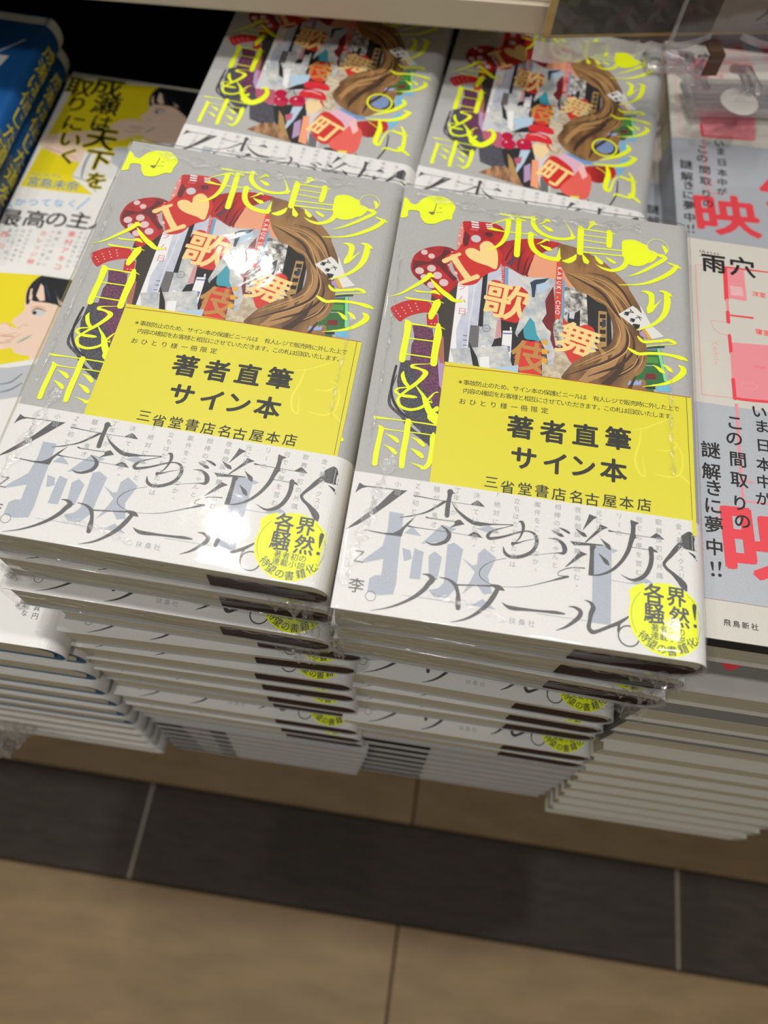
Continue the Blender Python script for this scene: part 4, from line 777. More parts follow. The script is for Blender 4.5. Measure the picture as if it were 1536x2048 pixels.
  ('s','aink',4,[8.81,29.12,1.17,8.47,26.05,0.48]),
  ('c','aink',4,8.57,24.22,0.68),
  ('t','ared',2,'映画化',28.69,39.24,110.41,43.17,32.42,0,0.05,1.2),
  ('t','ared',2,'４',57.2,67.16,57.2,67.16,25.44,0,0.05,1),
 ],
}

GLY = {}
def load_glyphs():
    need = sorted({(ch, 0) for items in ART.values() for it in items if it[0] == 't' for ch in it[3] if ch != ' '} | {(ch, 0) for ch in '成瀬は信じた道をいく'})
    obs = []
    for ch, b in need:
        cu = bpy.data.curves.new('glyph', 'FONT'); cu.body = ch; cu.resolution_u = 3; cu.fill_mode = 'BOTH'
        o = bpy.data.objects.new('glyph', cu); C.objects.link(o); obs.append((ch, b, o, cu))
    dg = bpy.context.evaluated_depsgraph_get(); dg.update()
    for ch, b, o, cu in obs:
        me = o.evaluated_get(dg).to_mesh(); vs = [(v.co.x, v.co.y) for v in me.vertices]; fs = [list(p.vertices) for p in me.polygons]
        if vs:
            wide = ord(ch) > 0x2e00 or ch in '※♠'
            x0, x1 = min(v[0] for v in vs), max(v[0] for v in vs); y0, y1 = min(v[1] for v in vs), max(v[1] for v in vs)
            k = max(x1-x0, y1-y0); cx = (x0+x1)/2; cy = (y0+y1)/2
            if ch in '、。' or ch in 'ーっゃャッ一三二ノ・': GLY[(ch, b)] = ([((x-.46), (y-.34)) for x, y in vs], fs, 1)
            elif wide: GLY[(ch, b)] = ([((x-cx), (y-.34)) for x, y in vs], fs, 1)
            else: GLY[(ch, b)] = ([((x-cx), (y-.34)) for x, y in vs], fs, 1)
        o.evaluated_get(dg).to_mesh_clear()
    for ch, b, o, cu in obs:
        bpy.data.objects.remove(o); bpy.data.curves.remove(cu)
load_glyphs()
def catmull(p, closed=False, n=5):
    k = len(p); out = []
    rng = range(k) if closed else range(k-1)
    for i in rng:
        g = (lambda j: p[j % k]) if closed else (lambda j: p[max(0, min(k-1, j))])
        a, b, c, d = g(i-1), g(i), g(i+1), g(i+2)
        for s in range(n):
            t = s/n; out.append(tuple(.5*((2*b[q])+(-a[q]+c[q])*t+(2*a[q]-5*b[q]+4*c[q]-d[q])*t*t+(-a[q]+3*b[q]-3*c[q]+d[q])*t**3) for q in range(len(b))))
    if not closed: out.append(tuple(p[-1]))
    return out
def print_mesh(name, items, T, xb, rx, lift=.03, step=.0005, clip=None, top=188.6, off=0.0):
    """flat print; past x = xb it follows the rounded spine (quarter ellipse rx, T/2)"""
    V, F, I, mats, mi = [], [], [], [], {}
    rz = T/2+off
    tab = [(0.0, 0.0)]; L = 0; px, pz = 0, rz
    for i in range(1, 33):
        t = i/32*math.pi/2; x, z = rx*math.sin(t), rz*math.cos(t); L += math.hypot(x-px, z-pz); px, pz = x, z; tab.append((L, t))
    AL = tab[-1][0]
    def put(x, y, lay):
        h = lift+lay
        if x <= xb: return (x, y, T+off+h)
        s = min(x-xb, AL); k = 0
        while k < 31 and tab[k+1][0] < s: k += 1
        f = (s-tab[k][0])/(tab[k+1][0]-tab[k][0]); t = tab[k][1]+f*(tab[k+1][1]-tab[k][1])
        nx, nz = math.sin(t)/rx, math.cos(t)/rz; q = math.hypot(nx, nz)
        return (xb+rx*math.sin(t)+nx/q*h, y, T/2+rz*math.cos(t)+nz/q*h)
    def emit(pts, faces, m, lay):
        if m not in mi: mi[m] = len(mats); mats.append(m)
        n = len(V); V.extend((q[0], q[1], lay+(q[2] if len(q) > 2 else 0)) for q in pts)
        for f in faces:
            if clip and all(pts[i][1] < clip for i in f): continue
            if all(pts[i][0] > xb+AL or pts[i][0] < .2 or pts[i][1] > top for i in f): continue
            F.append([i+n for i in f]); I.append(mi[m])
    for rank, it in enumerate(sorted(items, key=lambda q: q[2])):
        t, m, lay = it[0], it[1], rank*step
        if t in 'pP':
            p = [(it[3][i], it[3][i+1]) for i in range(0, len(it[3]), 2)]
            if t == 'P': p = catmull(p, True, 4)
            emit(p, [list(f) for f in tessellate_polygon([[Vector((x, y, 0)) for x, y in p]])], m, lay)
        elif t == 's':
            q = it[3]; p = [(q[i], q[i+1], q[i+2]) for i in range(0, len(q), 3)]
            if len(p) > 2: p = catmull(p, False, 5)
            pts = []
            for i, (x, y, wd) in enumerate(p):
                a, b = p[max(0, i-1)], p[min(len(p)-1, i+1)]; dx, dy = b[0]-a[0], b[1]-a[1]; d = math.hypot(dx, dy) or 1; wd = max(.05, wd)/2
                pts += [(x-dy/d*wd, y+dx/d*wd, i*.00022), (x+dy/d*wd, y-dx/d*wd, i*.00022)]
            fs = [[2*i, 2*i+1, 2*i+3, 2*i+2] for i in range(len(p)-1)]
            emit(pts, fs, m, lay)
            for e, j in ((0, 1), (len(p)-1, len(p)-2)):       # rounded ends
                x, y, wd = p[e]; rr = max(.05, wd)/2
                if rr > .25:
                    dx, dy = x-p[j][0], y-p[j][1]; a0 = math.atan2(dy, dx)-math.pi/2
                    emit([(x+rr*math.cos(a0+math.pi*k/6), y+rr*.7*math.sin(a0+math.pi*k/6) if False else y+rr*math.sin(a0+math.pi*k/6), -.0002) for k in range(7)], [list(range(7))], m, lay)
        elif t == 'c':
            n = 40 if it[5] > 3 else 12; emit([(it[3]+it[5]*math.cos(2*math.pi*k/n), it[4]+it[5]*math.sin(2*math.pi*k/n)) for k in range(n)]+[(it[3], it[4])], [[k, (k+1) % n, n] for k in range(n)], m, lay)
        elif t == 'r':
            n = 32; r0, r1 = it[5]-it[6]/2, it[5]+it[6]/2
            emit([(it[3]+r*math.cos(2*math.pi*k/n), it[4]+r*math.sin(2*math.pi*k/n)) for r in (r0, r1) for k in range(n)], [[k, (k+1) % n, n+(k+1) % n, n+k] for k in range(n)], m, lay)
        elif t == 't':
            _, m, _l, s, x0, y0, x1, y1, size, rot, b, asp = it; n = len(s)
            vert = abs(y1-y0) > abs(x1-x0)*1.5 and n > 1 and abs(rot) < 60
            ra = math.radians(rot) if (n == 1 or abs(rot) >= 60 or vert) else math.atan2(y1-y0, x1-x0)
            for k, ch in enumerate(s):
                f = k/(n-1) if n > 1 else 0; cx, cy = x0+(x1-x0)*f, y0+(y1-y0)*f
                g = GLY.get((ch, 0))
                if not g: continue
                a = ra+(math.pi/2*-1 if vert and ch == 'ー' else 0); ca, sa = math.cos(a), math.sin(a)
                ox, oy = (.3*size, .3*size) if vert and ch in '、。' else (0, 0)
                sz = size*g[2]
                r_ = b*.6*sz; cps = [(0, 0, 0)] if b <= 0 else [(r_*math.cos(q*math.pi/3+.3), r_*math.sin(q*math.pi/3+.3), q*.0003) for q in range(6)]
                for ex, ey, el in cps:
                    emit([(cx+ex+ox+ca*x*sz*asp-sa*y*sz, cy+ey+oy+sa*x*sz*asp+ca*y*sz) for x, y in g[0]], g[1], m, lay+el)
    bm = bmesh.new(); bv = [bm.verts.new(p) for p in V]
    for f, i in zip(F, I):
        if len(set(f)) < 3: continue
        try: bf = bm.faces.new([bv[j] for j in f]); bf.material_index = i
        except ValueError: pass
    def cut(co, no, clear):
        bmesh.ops.bisect_plane(bm, geom=bm.verts[:]+bm.edges[:]+bm.faces[:], dist=1e-6, plane_co=co, plane_no=no, clear_outer=clear)
    cut((.3, 0, 0), (-1, 0, 0), True); cut((0, top, 0), (0, 1, 0), True); cut((xb+AL-.1, 0, 0), (1, 0, 0), True); cut((0, clip or .3, 0), (0, -1, 0), True)
    for k in range(8): cut((xb+AL*k/8*.95, 0, 0), (1, 0, 0), False)
    for vv in bm.verts: vv.co = Vector(put(*vv.co))*U
    me = bpy.data.meshes.new(name); bm.to_mesh(me); bm.free()
    for m in mats: me.materials.append(MATS[m])
    return me

# ---------------------------------------------------------------- books
def profile(T, W, xb, off, n=10):
    rx, rz = W-xb+off, T/2+off
    p = [(0, T+off), (xb*.5, T+off), (xb, T+off)]
    for i in range(1, 2*n): t = math.pi*i/(2*n); p.append((xb+rx*math.sin(t), T/2+rz*math.cos(t)))
    return p+[(xb, -off), (xb*.5, -off), (0, -off)]
def shell(T, W, xb, off, th, y0, y1):
    a, b = profile(T, W, xb, off), profile(T, W, xb, off-th); k = len(a)
    V = [(x, y, z) for y in (y0, y1) for pr in (a, b) for x, z in pr]; F = []
    A0, B0, A1, B1 = 0, k, 2*k, 3*k
    for i in range(k-1):
        F += [[A0+i, A1+i, A1+i+1, A0+i+1], [B0+i, B0+i+1, B1+i+1, B1+i], [A0+i, A0+i+1, B0+i+1, B0+i], [A1+i, B1+i, B1+i+1, A1+i+1]]
    F += [[A0, B0, B1, A1], [A0+k-1, A1+k-1, B1+k-1, B0+k-1]]
    return V, F
def block(x0, x1, y0, y1, z0, z1, rr, n=6):
    """page block with a rounded spine end"""
    p = [(x0, z0), (x1-rr, z0)]; zc = (z0+z1)/2; rz = (z1-z0)/2
    for i in range(1, 2*n): t = math.pi*i/(2*n); p.append((x1-rr+rr*math.sin(t), zc-rz*math.cos(t)))
    p += [(x1-rr, z1), (x0, z1)]; k = len(p)
    V = [(x, y0, z) for x, z in p]+[(x, y1, z) for x, z in p]
    F = [list(range(k)), list(range(2*k-1, k-1, -1))]+[[i, i+k, (i+1) % k+k, (i+1) % k] for i in range(k)]
    return V, F
NOVEL = dict(W=123.5, H=189.0, T=17.6, xb=116.5)
N_ = NOVEL; Wn, Hn, Tn, xbn = N_['W'], N_['H'], N_['T'], N_['xb']
ME = {}
v, f = shell(Tn, Wn, xbn, 0, .5, 0, Hn); ME['cover'] = mesh('cover', v, f, ['greycover'])
v, f = shell(Tn, Wn, xbn, .42, .2, -.1, 50); ME['obi'] = mesh('obi', v, f, ['obiwhite'])
v, f = block(1.2, Wn-1.2, 1.0, Hn-1.2, .7, Tn-.7, 6); ME['pages'] = mesh('page_block', v, f, ['pages'])
v, f = block(Wn*.655, Wn-.9, .5, Hn-.6, .6, Tn*.55, 5); ME['flap'] = mesh('endpaper', v, f, ['endpaper'])
ME['art'] = print_mesh('cover_print', ART['cover'], Tn, xbn, Wn-xbn, clip=49.0, lift=.03)
ME['obiart'] = print_mesh('obi_print', ART['obi'], Tn, xbn, Wn-xbn, off=.42, lift=.02)
SLIPDX = 0.0
def slip_mesh(dx):
    g = [(25.0+dx, 52.2), (119.5+dx, 52.2)]
    items = [('p', 'slipyellow', 0, [SL[0]+dx, 44, SL[1]+dx, 44, SL[1]+dx, SL[2], SL[0]+dx, SL[2]])]
    for it in ART['slip']:
        it = list(it)
        if it[0] == 's': it[3] = [q+(dx if i % 3 == 0 else 0) for i, q in enumerate(it[3])]
        else: it[4] += dx; it[6] += dx
        items.append(tuple(it))
    return print_mesh('notice_slip', items, Tn, 119.5, Wn-119.5, lift=.27, clip=44.5)
SL = (26.2, 119.3, 101.6)
def film_mesh(T, W, xb, H, seed, amp=.22):
    random.seed(seed)
    pr = [(-.9, -.4+(T+.8)*i/4) for i in range(5)]
    top = [(x, T+.9) for x in [1, 2.5, 4, 6, 9, 13]+[13+(xb-13)*i/22 for i in range(1, 23)]]
    arc = [(xb+(W-xb+.9)*math.sin(math.pi*i/16), T/2+(T/2+.9)*math.cos(math.pi*i/16)) for i in range(1, 16)]
    bot = [(xb-(xb-1)*i/8, -.5) for i in range(9)]
    loop = pr+top+arc+bot; k = len(loop)
    ys = [-.8, .3, 1.5, 3.5]+[3.5+(H-18)*i/34 for i in range(1, 35)]+[H-12, H-10, H-8, H-6.5, H-5, H-3, H-1, H+.8]
    V, F = [], []
    for y in ys:
        for i, (x, z) in enumerate(loop):
            n = noise.noise(Vector((x*.11+seed*3, y*.05, z*.2)))
            n2 = noise.noise(Vector((x*.8, y*.9, seed)))
            h = amp*(.35+.65*n)
            edge = (H-13 < y < H-1) or (x < 7) or y < 2
            h += (.4*abs(n2) if edge else .03*n2)
            cx = min(max(x, 3), xb); dz = z-T/2; dx = x-cx; d = math.hypot(dx, dz) or 1
            yy = y+(random.uniform(-.35, .35) if 0 < ys.index(y) < len(ys)-1 and edge else 0)
            V.append((x+dx/d*h, yy, z+(h if z > T/2+2 else (-.0*h))*(1 if abs(dz) > 2 else 0)))
    m = len(ys)
    for j in range(m-1):
        for i in range(k):
            F.append([j*k+i, j*k+(i+1) % k, (j+1)*k+(i+1) % k, (j+1)*k+i])
    # gathered end faces
    for base, y, sgn in ((0, -1.1, -1), ((m-1)*k, H+1.1, 1)):
        n0 = len(V); ring = loop
        for i, (x, z) in enumerate(ring): V.append((2+(x-2)*.96, y+sgn*(-.4+.6*noise.noise(Vector((x*.6, z*.8, seed+sgn)))), T/2+(z-T/2)*.45))
        for i in range(k): F.append([base+i, base+(i+1) % k, n0+(i+1) % k, n0+i] if sgn > 0 else [base+i, n0+i, n0+(i+1) % k, base+(i+1) % k])
        F.append([n0+i for i in range(k)])
    return mesh('shrink_film', V, F, ['film'], smooth=True)
def crumple(cx, cy, cz, sx, sy, sz, seed, nx=9, ny=7):
    """creased flap of gathered film"""
    rnd = random.Random(seed); V, F = [], []
    for j in range(ny):
        for i in range(nx):
            u, t = i/(nx-1), j/(ny-1)
            V.append((cx+sx*(u-.5)*(1-.35*t)+rnd.uniform(-.9, .9), cy-sy*t*(1+.2*math.sin(u*9))+rnd.uniform(-.9, .9), cz+sz*(math.sin(u*14+seed)*.35*(.4+t)+rnd.uniform(-.3, .3))-sz*.3*t))
    for j in range(ny-1):
        for i in range(nx-1):
            a = j*nx+i; F += [[a, a+1, a+nx+1], [a, a+nx+1, a+nx]]
    return V, F
FILM = [film_mesh(Tn, Wn, xbn, Hn, s) for s in (1, 2)]
def glint_strip(pts, wd, seed, up=.35, cell=1.3, cols=3):
    """narrow crinkled welt of film"""
    rnd = random.Random(seed); V, F = [], []
    for k in range(len(pts)-1):
        (x0, y0, z0), (x1, y1, z1) = pts[k], pts[k+1]; d = math.dist(pts[k], pts[k+1]); n = max(2, int(d/cell)); nx, ny = -(y1-y0)/d, (x1-x0)/d
        b0 = len(V)
        for i in range(n+1):
            f = i/n; w = wd*(.55+.45*math.sin(f*17+seed))
            for j in range(cols+1):
                q = (j/cols-.5)*w; V.append((x0+(x1-x0)*f+nx*q+rnd.uniform(-.2, .2), y0+(y1-y0)*f+ny*q+rnd.uniform(-.2, .2), z0+(z1-z0)*f+(rnd.uniform(0, up) if 0 < j < cols else 0)))
        for i in range(n):
            for j in range(cols):
                a = b0+i*(cols+1)+j; F += [[a, a+1, a+cols+2], [a, a+cols+2, a+cols+1]]
    return V, F
FOLD, WELT = [], []
for s in (3, 8):
    FOLD.append([mesh('film_fold', *q, ['filmfold']) for q in (crumple(Wn-9, -.9, 4.5, 11, 5.0, 7, s), crumple(Wn-16, -.7, 2, 12, 3.0, 4, s+1), crumple(2, -.5, 3, 5, 2.0, 5, s+2))])
    tp = Tn+1.25
    WELT.append([mesh('film_welt', *q, ['filmwelt']) for q in (glint_strip([(6, Hn-4, tp), (40, Hn-9.5, tp), (66, Hn-8, tp), (100, Hn-6, tp)], 5.5, s), glint_strip([(3.5, 60, tp), (4.2, 110, tp), (3.2, 150, tp)], 1.6, s+1),
        glint_strip([(Wn-12, 66, tp), (Wn-12.5, 84, tp), (Wn-12, 112, tp)], 1.8, s+2), glint_strip([(2, 8, tp), (7, 30, tp), (12, 58, tp)], 6.0, s+3, .5, 2.2), glint_strip([(30, 9, tp), (44, 7.5, tp), (56, 4, tp)], 3.0, s+4, .3, 2.0))])
SLIPM = {}
ORD = ['topmost', 'second', 'third', 'fourth', 'fifth', 'sixth', 'seventh', 'eighth', 'ninth', 'tenth', 'eleventh', 'twelfth', 'thirteenth', 'fourteenth', 'fifteenth', 'sixteenth', 'seventeenth', 'eighteenth', 'nineteenth']
def novel(x, y, z, yaw, T, label, group, film=0, slip=None, art=True, obiprint=True, flip=False):
    e = empty('book', x, y, z-T, yaw+(math.pi if flip else 0))
    if flip:  # lies the other way round: its top edge faces the aisle
        c, s = math.cos(yaw), math.sin(yaw); e.location = ((x+c*Wn-s*Hn)*U, (y+s*Wn+c*Hn)*U, (z-T+Z0)*U)
    k = T/Tn; e.scale = (1, 1, k)
    tag(e, label, 'book', group)
    link('page_block', ME['pages'] if not flip else ME['pages2'], e); link('endpaper', ME['flap'], e)
    c = link('cover', ME['cover'], e)
    if art: link('cover_print', ME['art'], c)
    o = link('obi', ME['obi'], e); tag(o, 'white paper band round the lower part of the cover')
    if obiprint: link('obi_print', ME['obiart'], o)
    if slip is not None:
        if slip not in SLIPM: SLIPM[slip] = slip_mesh(slip)
        s = link('notice_slip', SLIPM[slip], e); tag(s, 'yellow notice slip tucked under the band')
    if film:
        fl = link('shrink_film', FILM[film-1], e); tag(fl, 'clear shrink film')
        for q in FOLD[film-1]: link('film_fold', q, fl)
        if slip is not None:
            for q in WELT[film-1]: link('film_welt', q, fl)
    return e
v, f = block(1.2, Wn-1.2, .4, Hn-.6, .5, Tn-.5, 6); ME['pages2'] = mesh('page_block', v, f, ['pagesgrey'])

GR, GL = 'novels in the front right stack', 'novels in the front left stack'
# front right stack: x, y of the lower left corner, top height
rs = [(0, 0, 0, 0), (.6, .8, -19, -.012), (1.2, 1.0, -38, -.03), (3, 17, -57, 0), (2, 20, -74.8, .01), (-.2, 2.4, -92.6, -.02), (.9, .4, -110.4, -.015), (2.9, -1.6, -128.2, 0), (5.7, -8.5, -146, 0), (7.5, -8, -163.8, -.01)]
for i, (x, y, z, yaw) in enumerate(rs):
    t = 18.95 if i < 3 else 17.75
    lab = ['grey novel in clear film with a yellow notice slip, top of the front right stack', 'film-wrapped novel directly below the slip-marked book of the right front stack', 'lowest of the three film-wrapped novels of the right front stack'][i] if i < 3 else \
        'white-banded novel, %s book from the top of the front right stack' % ORD[i]
    novel(x, y, z, yaw, t, lab, GR, film=(1+i % 2) if i < 3 else 0, slip=0.0 if i == 0 else None, art=(i == 0))
for i in range(7):
    novel(11.8+i*.8, -9.0-i*.3, -181.6-i*17.77, -.004, 17.7, 'novel turned the other way round, %s book from the top of the front right stack' % ORD[10+i], GR, art=False, obiprint=False, flip=True)
ls = [(-125.5, 10.3, -6, -.0205), (-123.4, 7.9, -24, -.01), (-124.3, 2.0, -42, -.01), (-112, 2.5, -60, .0), (-113.7, -2.9, -76, .03), (-114.8, -4.4, -92.4, .01), (-112.9, -5.4, -108.8, .01), (-111.4, -6.4, -125.2, 0), (-110.2, -6.6, -141.6, .01), (-109.3, -10.8, -158, .0), (-107.2, -12.1, -174.4, 0), (-105.5, -11.9, -190.8, 0)]
for i, (x, y, z, yaw) in enumerate(ls):
    t = 17.95 if i < 3 else (15.95 if i == 3 else 16.35)
    lab = ['grey novel in clear film with a yellow notice slip, top of the front left stack', 'film-wrapped novel directly below the slip-marked book of the left front stack', 'lowest of the three film-wrapped novels of the left front stack'][i] if i < 3 else \
        'white-banded novel, %s book from the top of the front left stack' % ORD[i]
    novel(x, y, z, yaw, t, lab, GL, film=(2-i % 2) if i < 3 else 0, slip=-2.2 if i == 0 else None, art=(i == 0))
for i in range(6):
    novel(-102.5-i*.7, -14.0-i*.2, -207.2-i*16.5, 0, 16.4, 'novel turned the other way round, %s book from the top of the front left stack' % ORD[12+i], GL, art=False, obiprint=False, flip=True)
for name, x, y, z, yaw, n, g in [('left', -124.5, 212.2, -46, -.056, 6, 'novels in the back left stack'), ('right', -2.96, 213.9, -52.2, -.091, 6, 'novels in the back right stack')]:
    t = (152+z)/n
    for i in range(n):
        lab = 'unwrapped grey novel with a collage portrait, top of the back %s stack' % name if i == 0 else 'grey novel, %s from the top of the back %s stack' % (ORD[i], name)
        novel(x+(i % 3)*.6-.2*i, y+(i % 2)*.7, z-i*t, yaw+.004*(i % 2), t, lab, g, art=(i == 0), obiprint=(i == 0))

# paperback novels with the yellow girl cover
Wb, Hb, Tb, xbb = 128.0, 191.0, 20.5, 121.0
v, f = shell(Tb, Wb, xbb, 0, .45, 0, Hb); ME['ncover'] = mesh('jacket', v, f, ['nwhite'])
v, f = shell(Tb, Wb, xbb, -.5, .7, .3, Hb-.3); ME['nboard'] = mesh('board', v, f, ['nboard'])
v, f = shell(Tb, Wb, xbb, .25, .2, -.1, 85.5); ME['nobi'] = mesh('obi', v, f, ['nwhite'])
v, f = block(2, Wb-6, .9, Hb-2, 1.2, Tb-1.2, 3); ME['npages'] = mesh('page_block', v, f, ['pages'])
v = [(x, y, z) for y in (.8, Hb-.8) for x, z in ((Wb-16, Tb-1.5), (Wb-3, Tb-3.5), (Wb-1.6, Tb*.5), (Wb-3.4, Tb*.42))]; f = [[0, 1, 2, 3], [7, 6, 5, 4]]+[[i, i+4, (i+1) % 4+4, (i+1) % 4] for i in range(4)]
ME['nend'] = mesh('endpaper', v, f, ['nboard'])
ME['nart'] = print_mesh('cover_print', ART['ncover'], Tb, xbb, Wb-xbb, clip=85)
ME['nobiart'] = print_mesh('obi_print', ART['nobi'], Tb, xbb, Wb-xbb, off=.25)
def yellow_book(x, y, z, T, label, group, art=True, yaw=0, blue=True):
    e = empty('book', x, y, z-T, yaw); e.scale = (1, 1, T/Tb); tag(e, label, 'book', group)
    link('page_block', ME['npages'], e); 
    if blue: link('board', ME['nboard'], e); link('endpaper', ME['nend'], e)
    c = link('cover', ME['ncover'], e); o = link('obi', ME['nobi'], e)
    if art: link('cover_print', ME['nart'], c); link('obi_print', ME['nobiart'], o)
    return e
nf = [(-240.5, -10)]+[(-110.5-128-.6*(i % 3), y) for i, y in enumerate([-6, -9, -12, -13.4, -15, -16, -17, -18, -19, -20])]
for i, (x, y) in enumerate(nf):
    t = 226/11
    yellow_book(x, y, -80-i*t, t-.05, 'book with a yellow girl cover, cut off at the left edge, top of its stack' if i == 0 else 'white-jacketed book with blue boards, %s from the top of the stack at the left edge' % ORD[i], 'books of the front stack at the left edge', art=(i == 0), blue=(i < 7))
for i in range(2):
    yellow_book(-236-i*.8, 181+i*.5, -110-i*21, 20.9, 'yellow book with a girl blowing into her hand, behind the left front stack' if i == 0 else 'book right under the yellow girl book, beside the blue spines', 'yellow books at the back left', art=(i == 0))

# blue books at the far left, spines to the aisle
v, f = shell(20, 128, 122, 0, .5, 0, 190); ME['bcover'] = mesh('cover', v, f, ['bblue'])
v, f = block(2, 122, 2, 188, 1, 19, 3); ME['bpages'] = mesh('page_block', v, f, ['pages'])
bi = [('p', 'nwhite', 0, [0, 182, 128, 182, 128, 190, 0, 190]), ('p', 'bcloth', 0, [0, 0, 128, 0, 128, 92, 95, 104, 60, 96, 0, 100]), ('p', 'cardwhite', 1, [60, 120, 106, 124, 112, 150, 70, 150]),
      ('P', 'nhair', 3, [20, 100, 60, 95, 88, 110, 99, 128, 96, 150, 86, 168, 60, 178, 20, 178]), ('s', 'nhair', 3, [94, 140, 1.2, 102, 128, .8, 98, 116, .6, 90, 108, .4]), ('s', 'nhair', 3, [90, 120, 1, 99, 108, .8, 104, 100, .4]), ('s', 'cardwhite', 2, [104, 152, 1, 116, 166, 1]),
      ('P', 'nclothgrey', 2, [10, 40, 60, 52, 98, 70, 110, 40, 100, 10, 10, 4]), ('c', 'signpink', 3, 96, 12, 14), ('c', 'nwhite', 4, 96, 12, 9)]
ME['bart'] = print_mesh('cover_print', bi, 20, 122, 6)
sv, sf, si = [], [], []
def spine_patch(y0, y1, m, lay):
    n = len(sv); k = 8
    for j in range(k+1):
        t = math.pi*(.12+.76*j/k); x, z = 122+(6+.08+.05*lay)*math.sin(t), 10+(10+.08+.05*lay)*math.cos(t); sv.extend([(x, y0, z), (x, y1, z)])
    for j in range(k): sf.append([n+2*j, n+2*j+2, n+2*j+3, n+2*j+1]); si.append(m)
spine_patch(182, 190, 0, 0); spine_patch(20, 92, 1, 0); spine_patch(0, 20, 0, 0)
for k, ch in enumerate('成瀬は信じた道をいく'):
    g = GLY.get((ch, 0)); cy = 166-k*14.2; s = 13.5; n = len(sv)
    # upright on the standing book: the glyph's up is the book's head (+y), its right is down (-z)
    for gx, gy in g[0]:
        zz = 10-gx*s; zz = min(max(zz, .8), 19.2); xx = 122+6.4*math.sqrt(max(.02, 1-((zz-10)/10.4)**2)); sv.append((xx, cy+gy*s, zz))
    for fc in g[1]: sf.append([i+n for i in fc]); si.append(2)
ME['bspine'] = mesh('spine_print', sv, sf, ['nwhite', 'bcloth', 'spineyellow'], si)
for i in range(4):
    e = empty('book', -236-128-i*1.2, 184+i*.8, -76-(i+1)*19, .006*(i % 2)); e.scale = (1, 1, .95); tag(e, ['blue book with yellow spine lettering, topmost at the far left', 'blue book with yellow spine lettering, second from the top at the far left', 'blue book with yellow spine lettering, third from the top at the far left', 'blue book at the very bottom of the far left pile'][i], 'book', 'blue books at the far left')
    link('page_block', ME['bpages'], e); c = link('cover', ME['bcover'], e)
    if i == 0: link('cover_print', ME['bart'], c)
    link('spine_print', ME['bspine'], c)

# books with the floor plan cover
Wa, Ha, Ta, xba = 128.0, 189.0, 21.5, 122.0
v, f = shell(Ta, Wa, xba, 0, .5, 0, Ha); ME['acover'] = mesh('cover', v, f, ['acard'])
v, f = shell(Ta, Wa, xba, .25, .2, 14.7, 99.2); lv, lf = box(-.25, 0, 14.7, 99.2, .3, Ta+.2); ME['aobi'] = mesh('obi', *merge((v, f), (lv, lf)), ['asilver']); ME['aobi2'] = mesh('obi', *merge((v, f), (lv, lf)), ['agrey'])
v, f = block(1.5, Wa-2, 1.5, Ha-2, .7, Ta-.7, 5); ME['apages'] = mesh('page_block', v, f, ['pages'])
v, f = box(1.0, Wa-3, .8, Ha-1.5, Ta-9, Ta-.6); ME['ablack'] = mesh('endpaper', v, f, ['ablack'])
ME['aart'] = print_mesh('cover_print', ART['acover'], Ta, xba, Wa-xba); ME['aobiart'] = print_mesh('obi_print', ART['aobi'], Ta, xba, Wa-xba, off=.25)
def plan_book(x, y, z, T, label, group, art=True, oy=0.0, yaw=0, black=False, obi=True):
    e = empty('book', x, y, z-T, yaw); e.scale = (1, 1, T/Ta); tag(e, label, 'book', group)
    link('page_block', ME['apages'], e); c = link('cover', ME['acover'], e)
    if black: link('endpaper', ME['ablack'], e)
    if obi:
        o = link('obi', ME['aobi' if oy == 0 else 'aobi2'], e); o.location = (0, oy*U, 0); tag(o, 'silver paper band')
        if art: link('obi_print', ME['aobiart'], o)
    if art: link('cover_print', ME['aart'], c)
    return e
af = [(127.5, 16.1, 0, 1, 1), (126.3, 3.4, -14.6, 1, 0), (124.9, -.5, -14.6, 0, 0), (126, -1.5, -14.6, 0, 0), (127.5, -2.8, -14.6, 0, 0)]
zt = -20.0
for i in range(13):
    if i < 5: x, y, oy, art, bl = af[i]
    else: x, y, oy, art, bl = 127.5+(i-4)*2.2, -4.5-(i-4)*1.9, 0, 0, 0
    t = 26 if i == 0 else 260/12
    plan_book(x, y, zt, t-.05, 'book with a pink floor plan cover and silver band, top of the right front stack' if i == 0 else 'book with cream pages, %s from the top of the floor plan stack at the right' % ORD[i], 'floor plan books in the front stack', art=bool(art), oy=oy, black=bool(bl))
    zt -= t
for i, (x, y, yaw) in enumerate([(148.5, 243, .025), (136, 226, .02), (140, 240, 0), (138, 240, .01)]):
    plan_book(x, y, -73-i*19.75, 19.7, ['floor plan book with silver band, top of the back right pile, under the clear clip', 'floor plan book jutting out leftwards beneath the top one of the back pile', 'third floor plan book from the top of the back pile', 'bottom floor plan book of the back pile'][i], 'floor plan books in the back stack', art=(i < 2), yaw=yaw)

# ---------------------------------------------------------------- setting: floor tiles, display table, shelf, room shell
fl = bpy.data.objects.new('floor', mesh('floor', *box(-2600, 2600, -1700, 2600, -Z0-30, -Z0-1.6), ['grout'])); C.objects.link(fl); fl.location = (0, 0, Z0*U); tag(fl, kind='structure')
def tile(x0, x1, y0, y1, m):
    key = ('tile', round(x1-x0), round(y1-y0), m)
    if key not in ME: ME[key] = mesh('tile', *box(1.2, x1-x0-1.2, 1.2, y1-y0-1.2, -8, 0, .8, 1), [m])
    o = bpy.data.objects.new('tile', ME[key]); C.objects.link(o); g = -.0096
    o.location = ((x0*math.cos(g)-y0*math.sin(g))*U, (x0*math.sin(g)+y0*math.cos(g))*U, -Z0*U); o.rotation_euler = (0, 0, g); o.parent = fl
for k in range(-4, 4):
    tile(-208+600*k, 392+600*k, -115, -15, 'tiledark'); tile(88+600*k, 688+600*k, -715, -115, 'tilebeige'); tile(90+600*k, 690+600*k, -15, 585, 'tilebeige')
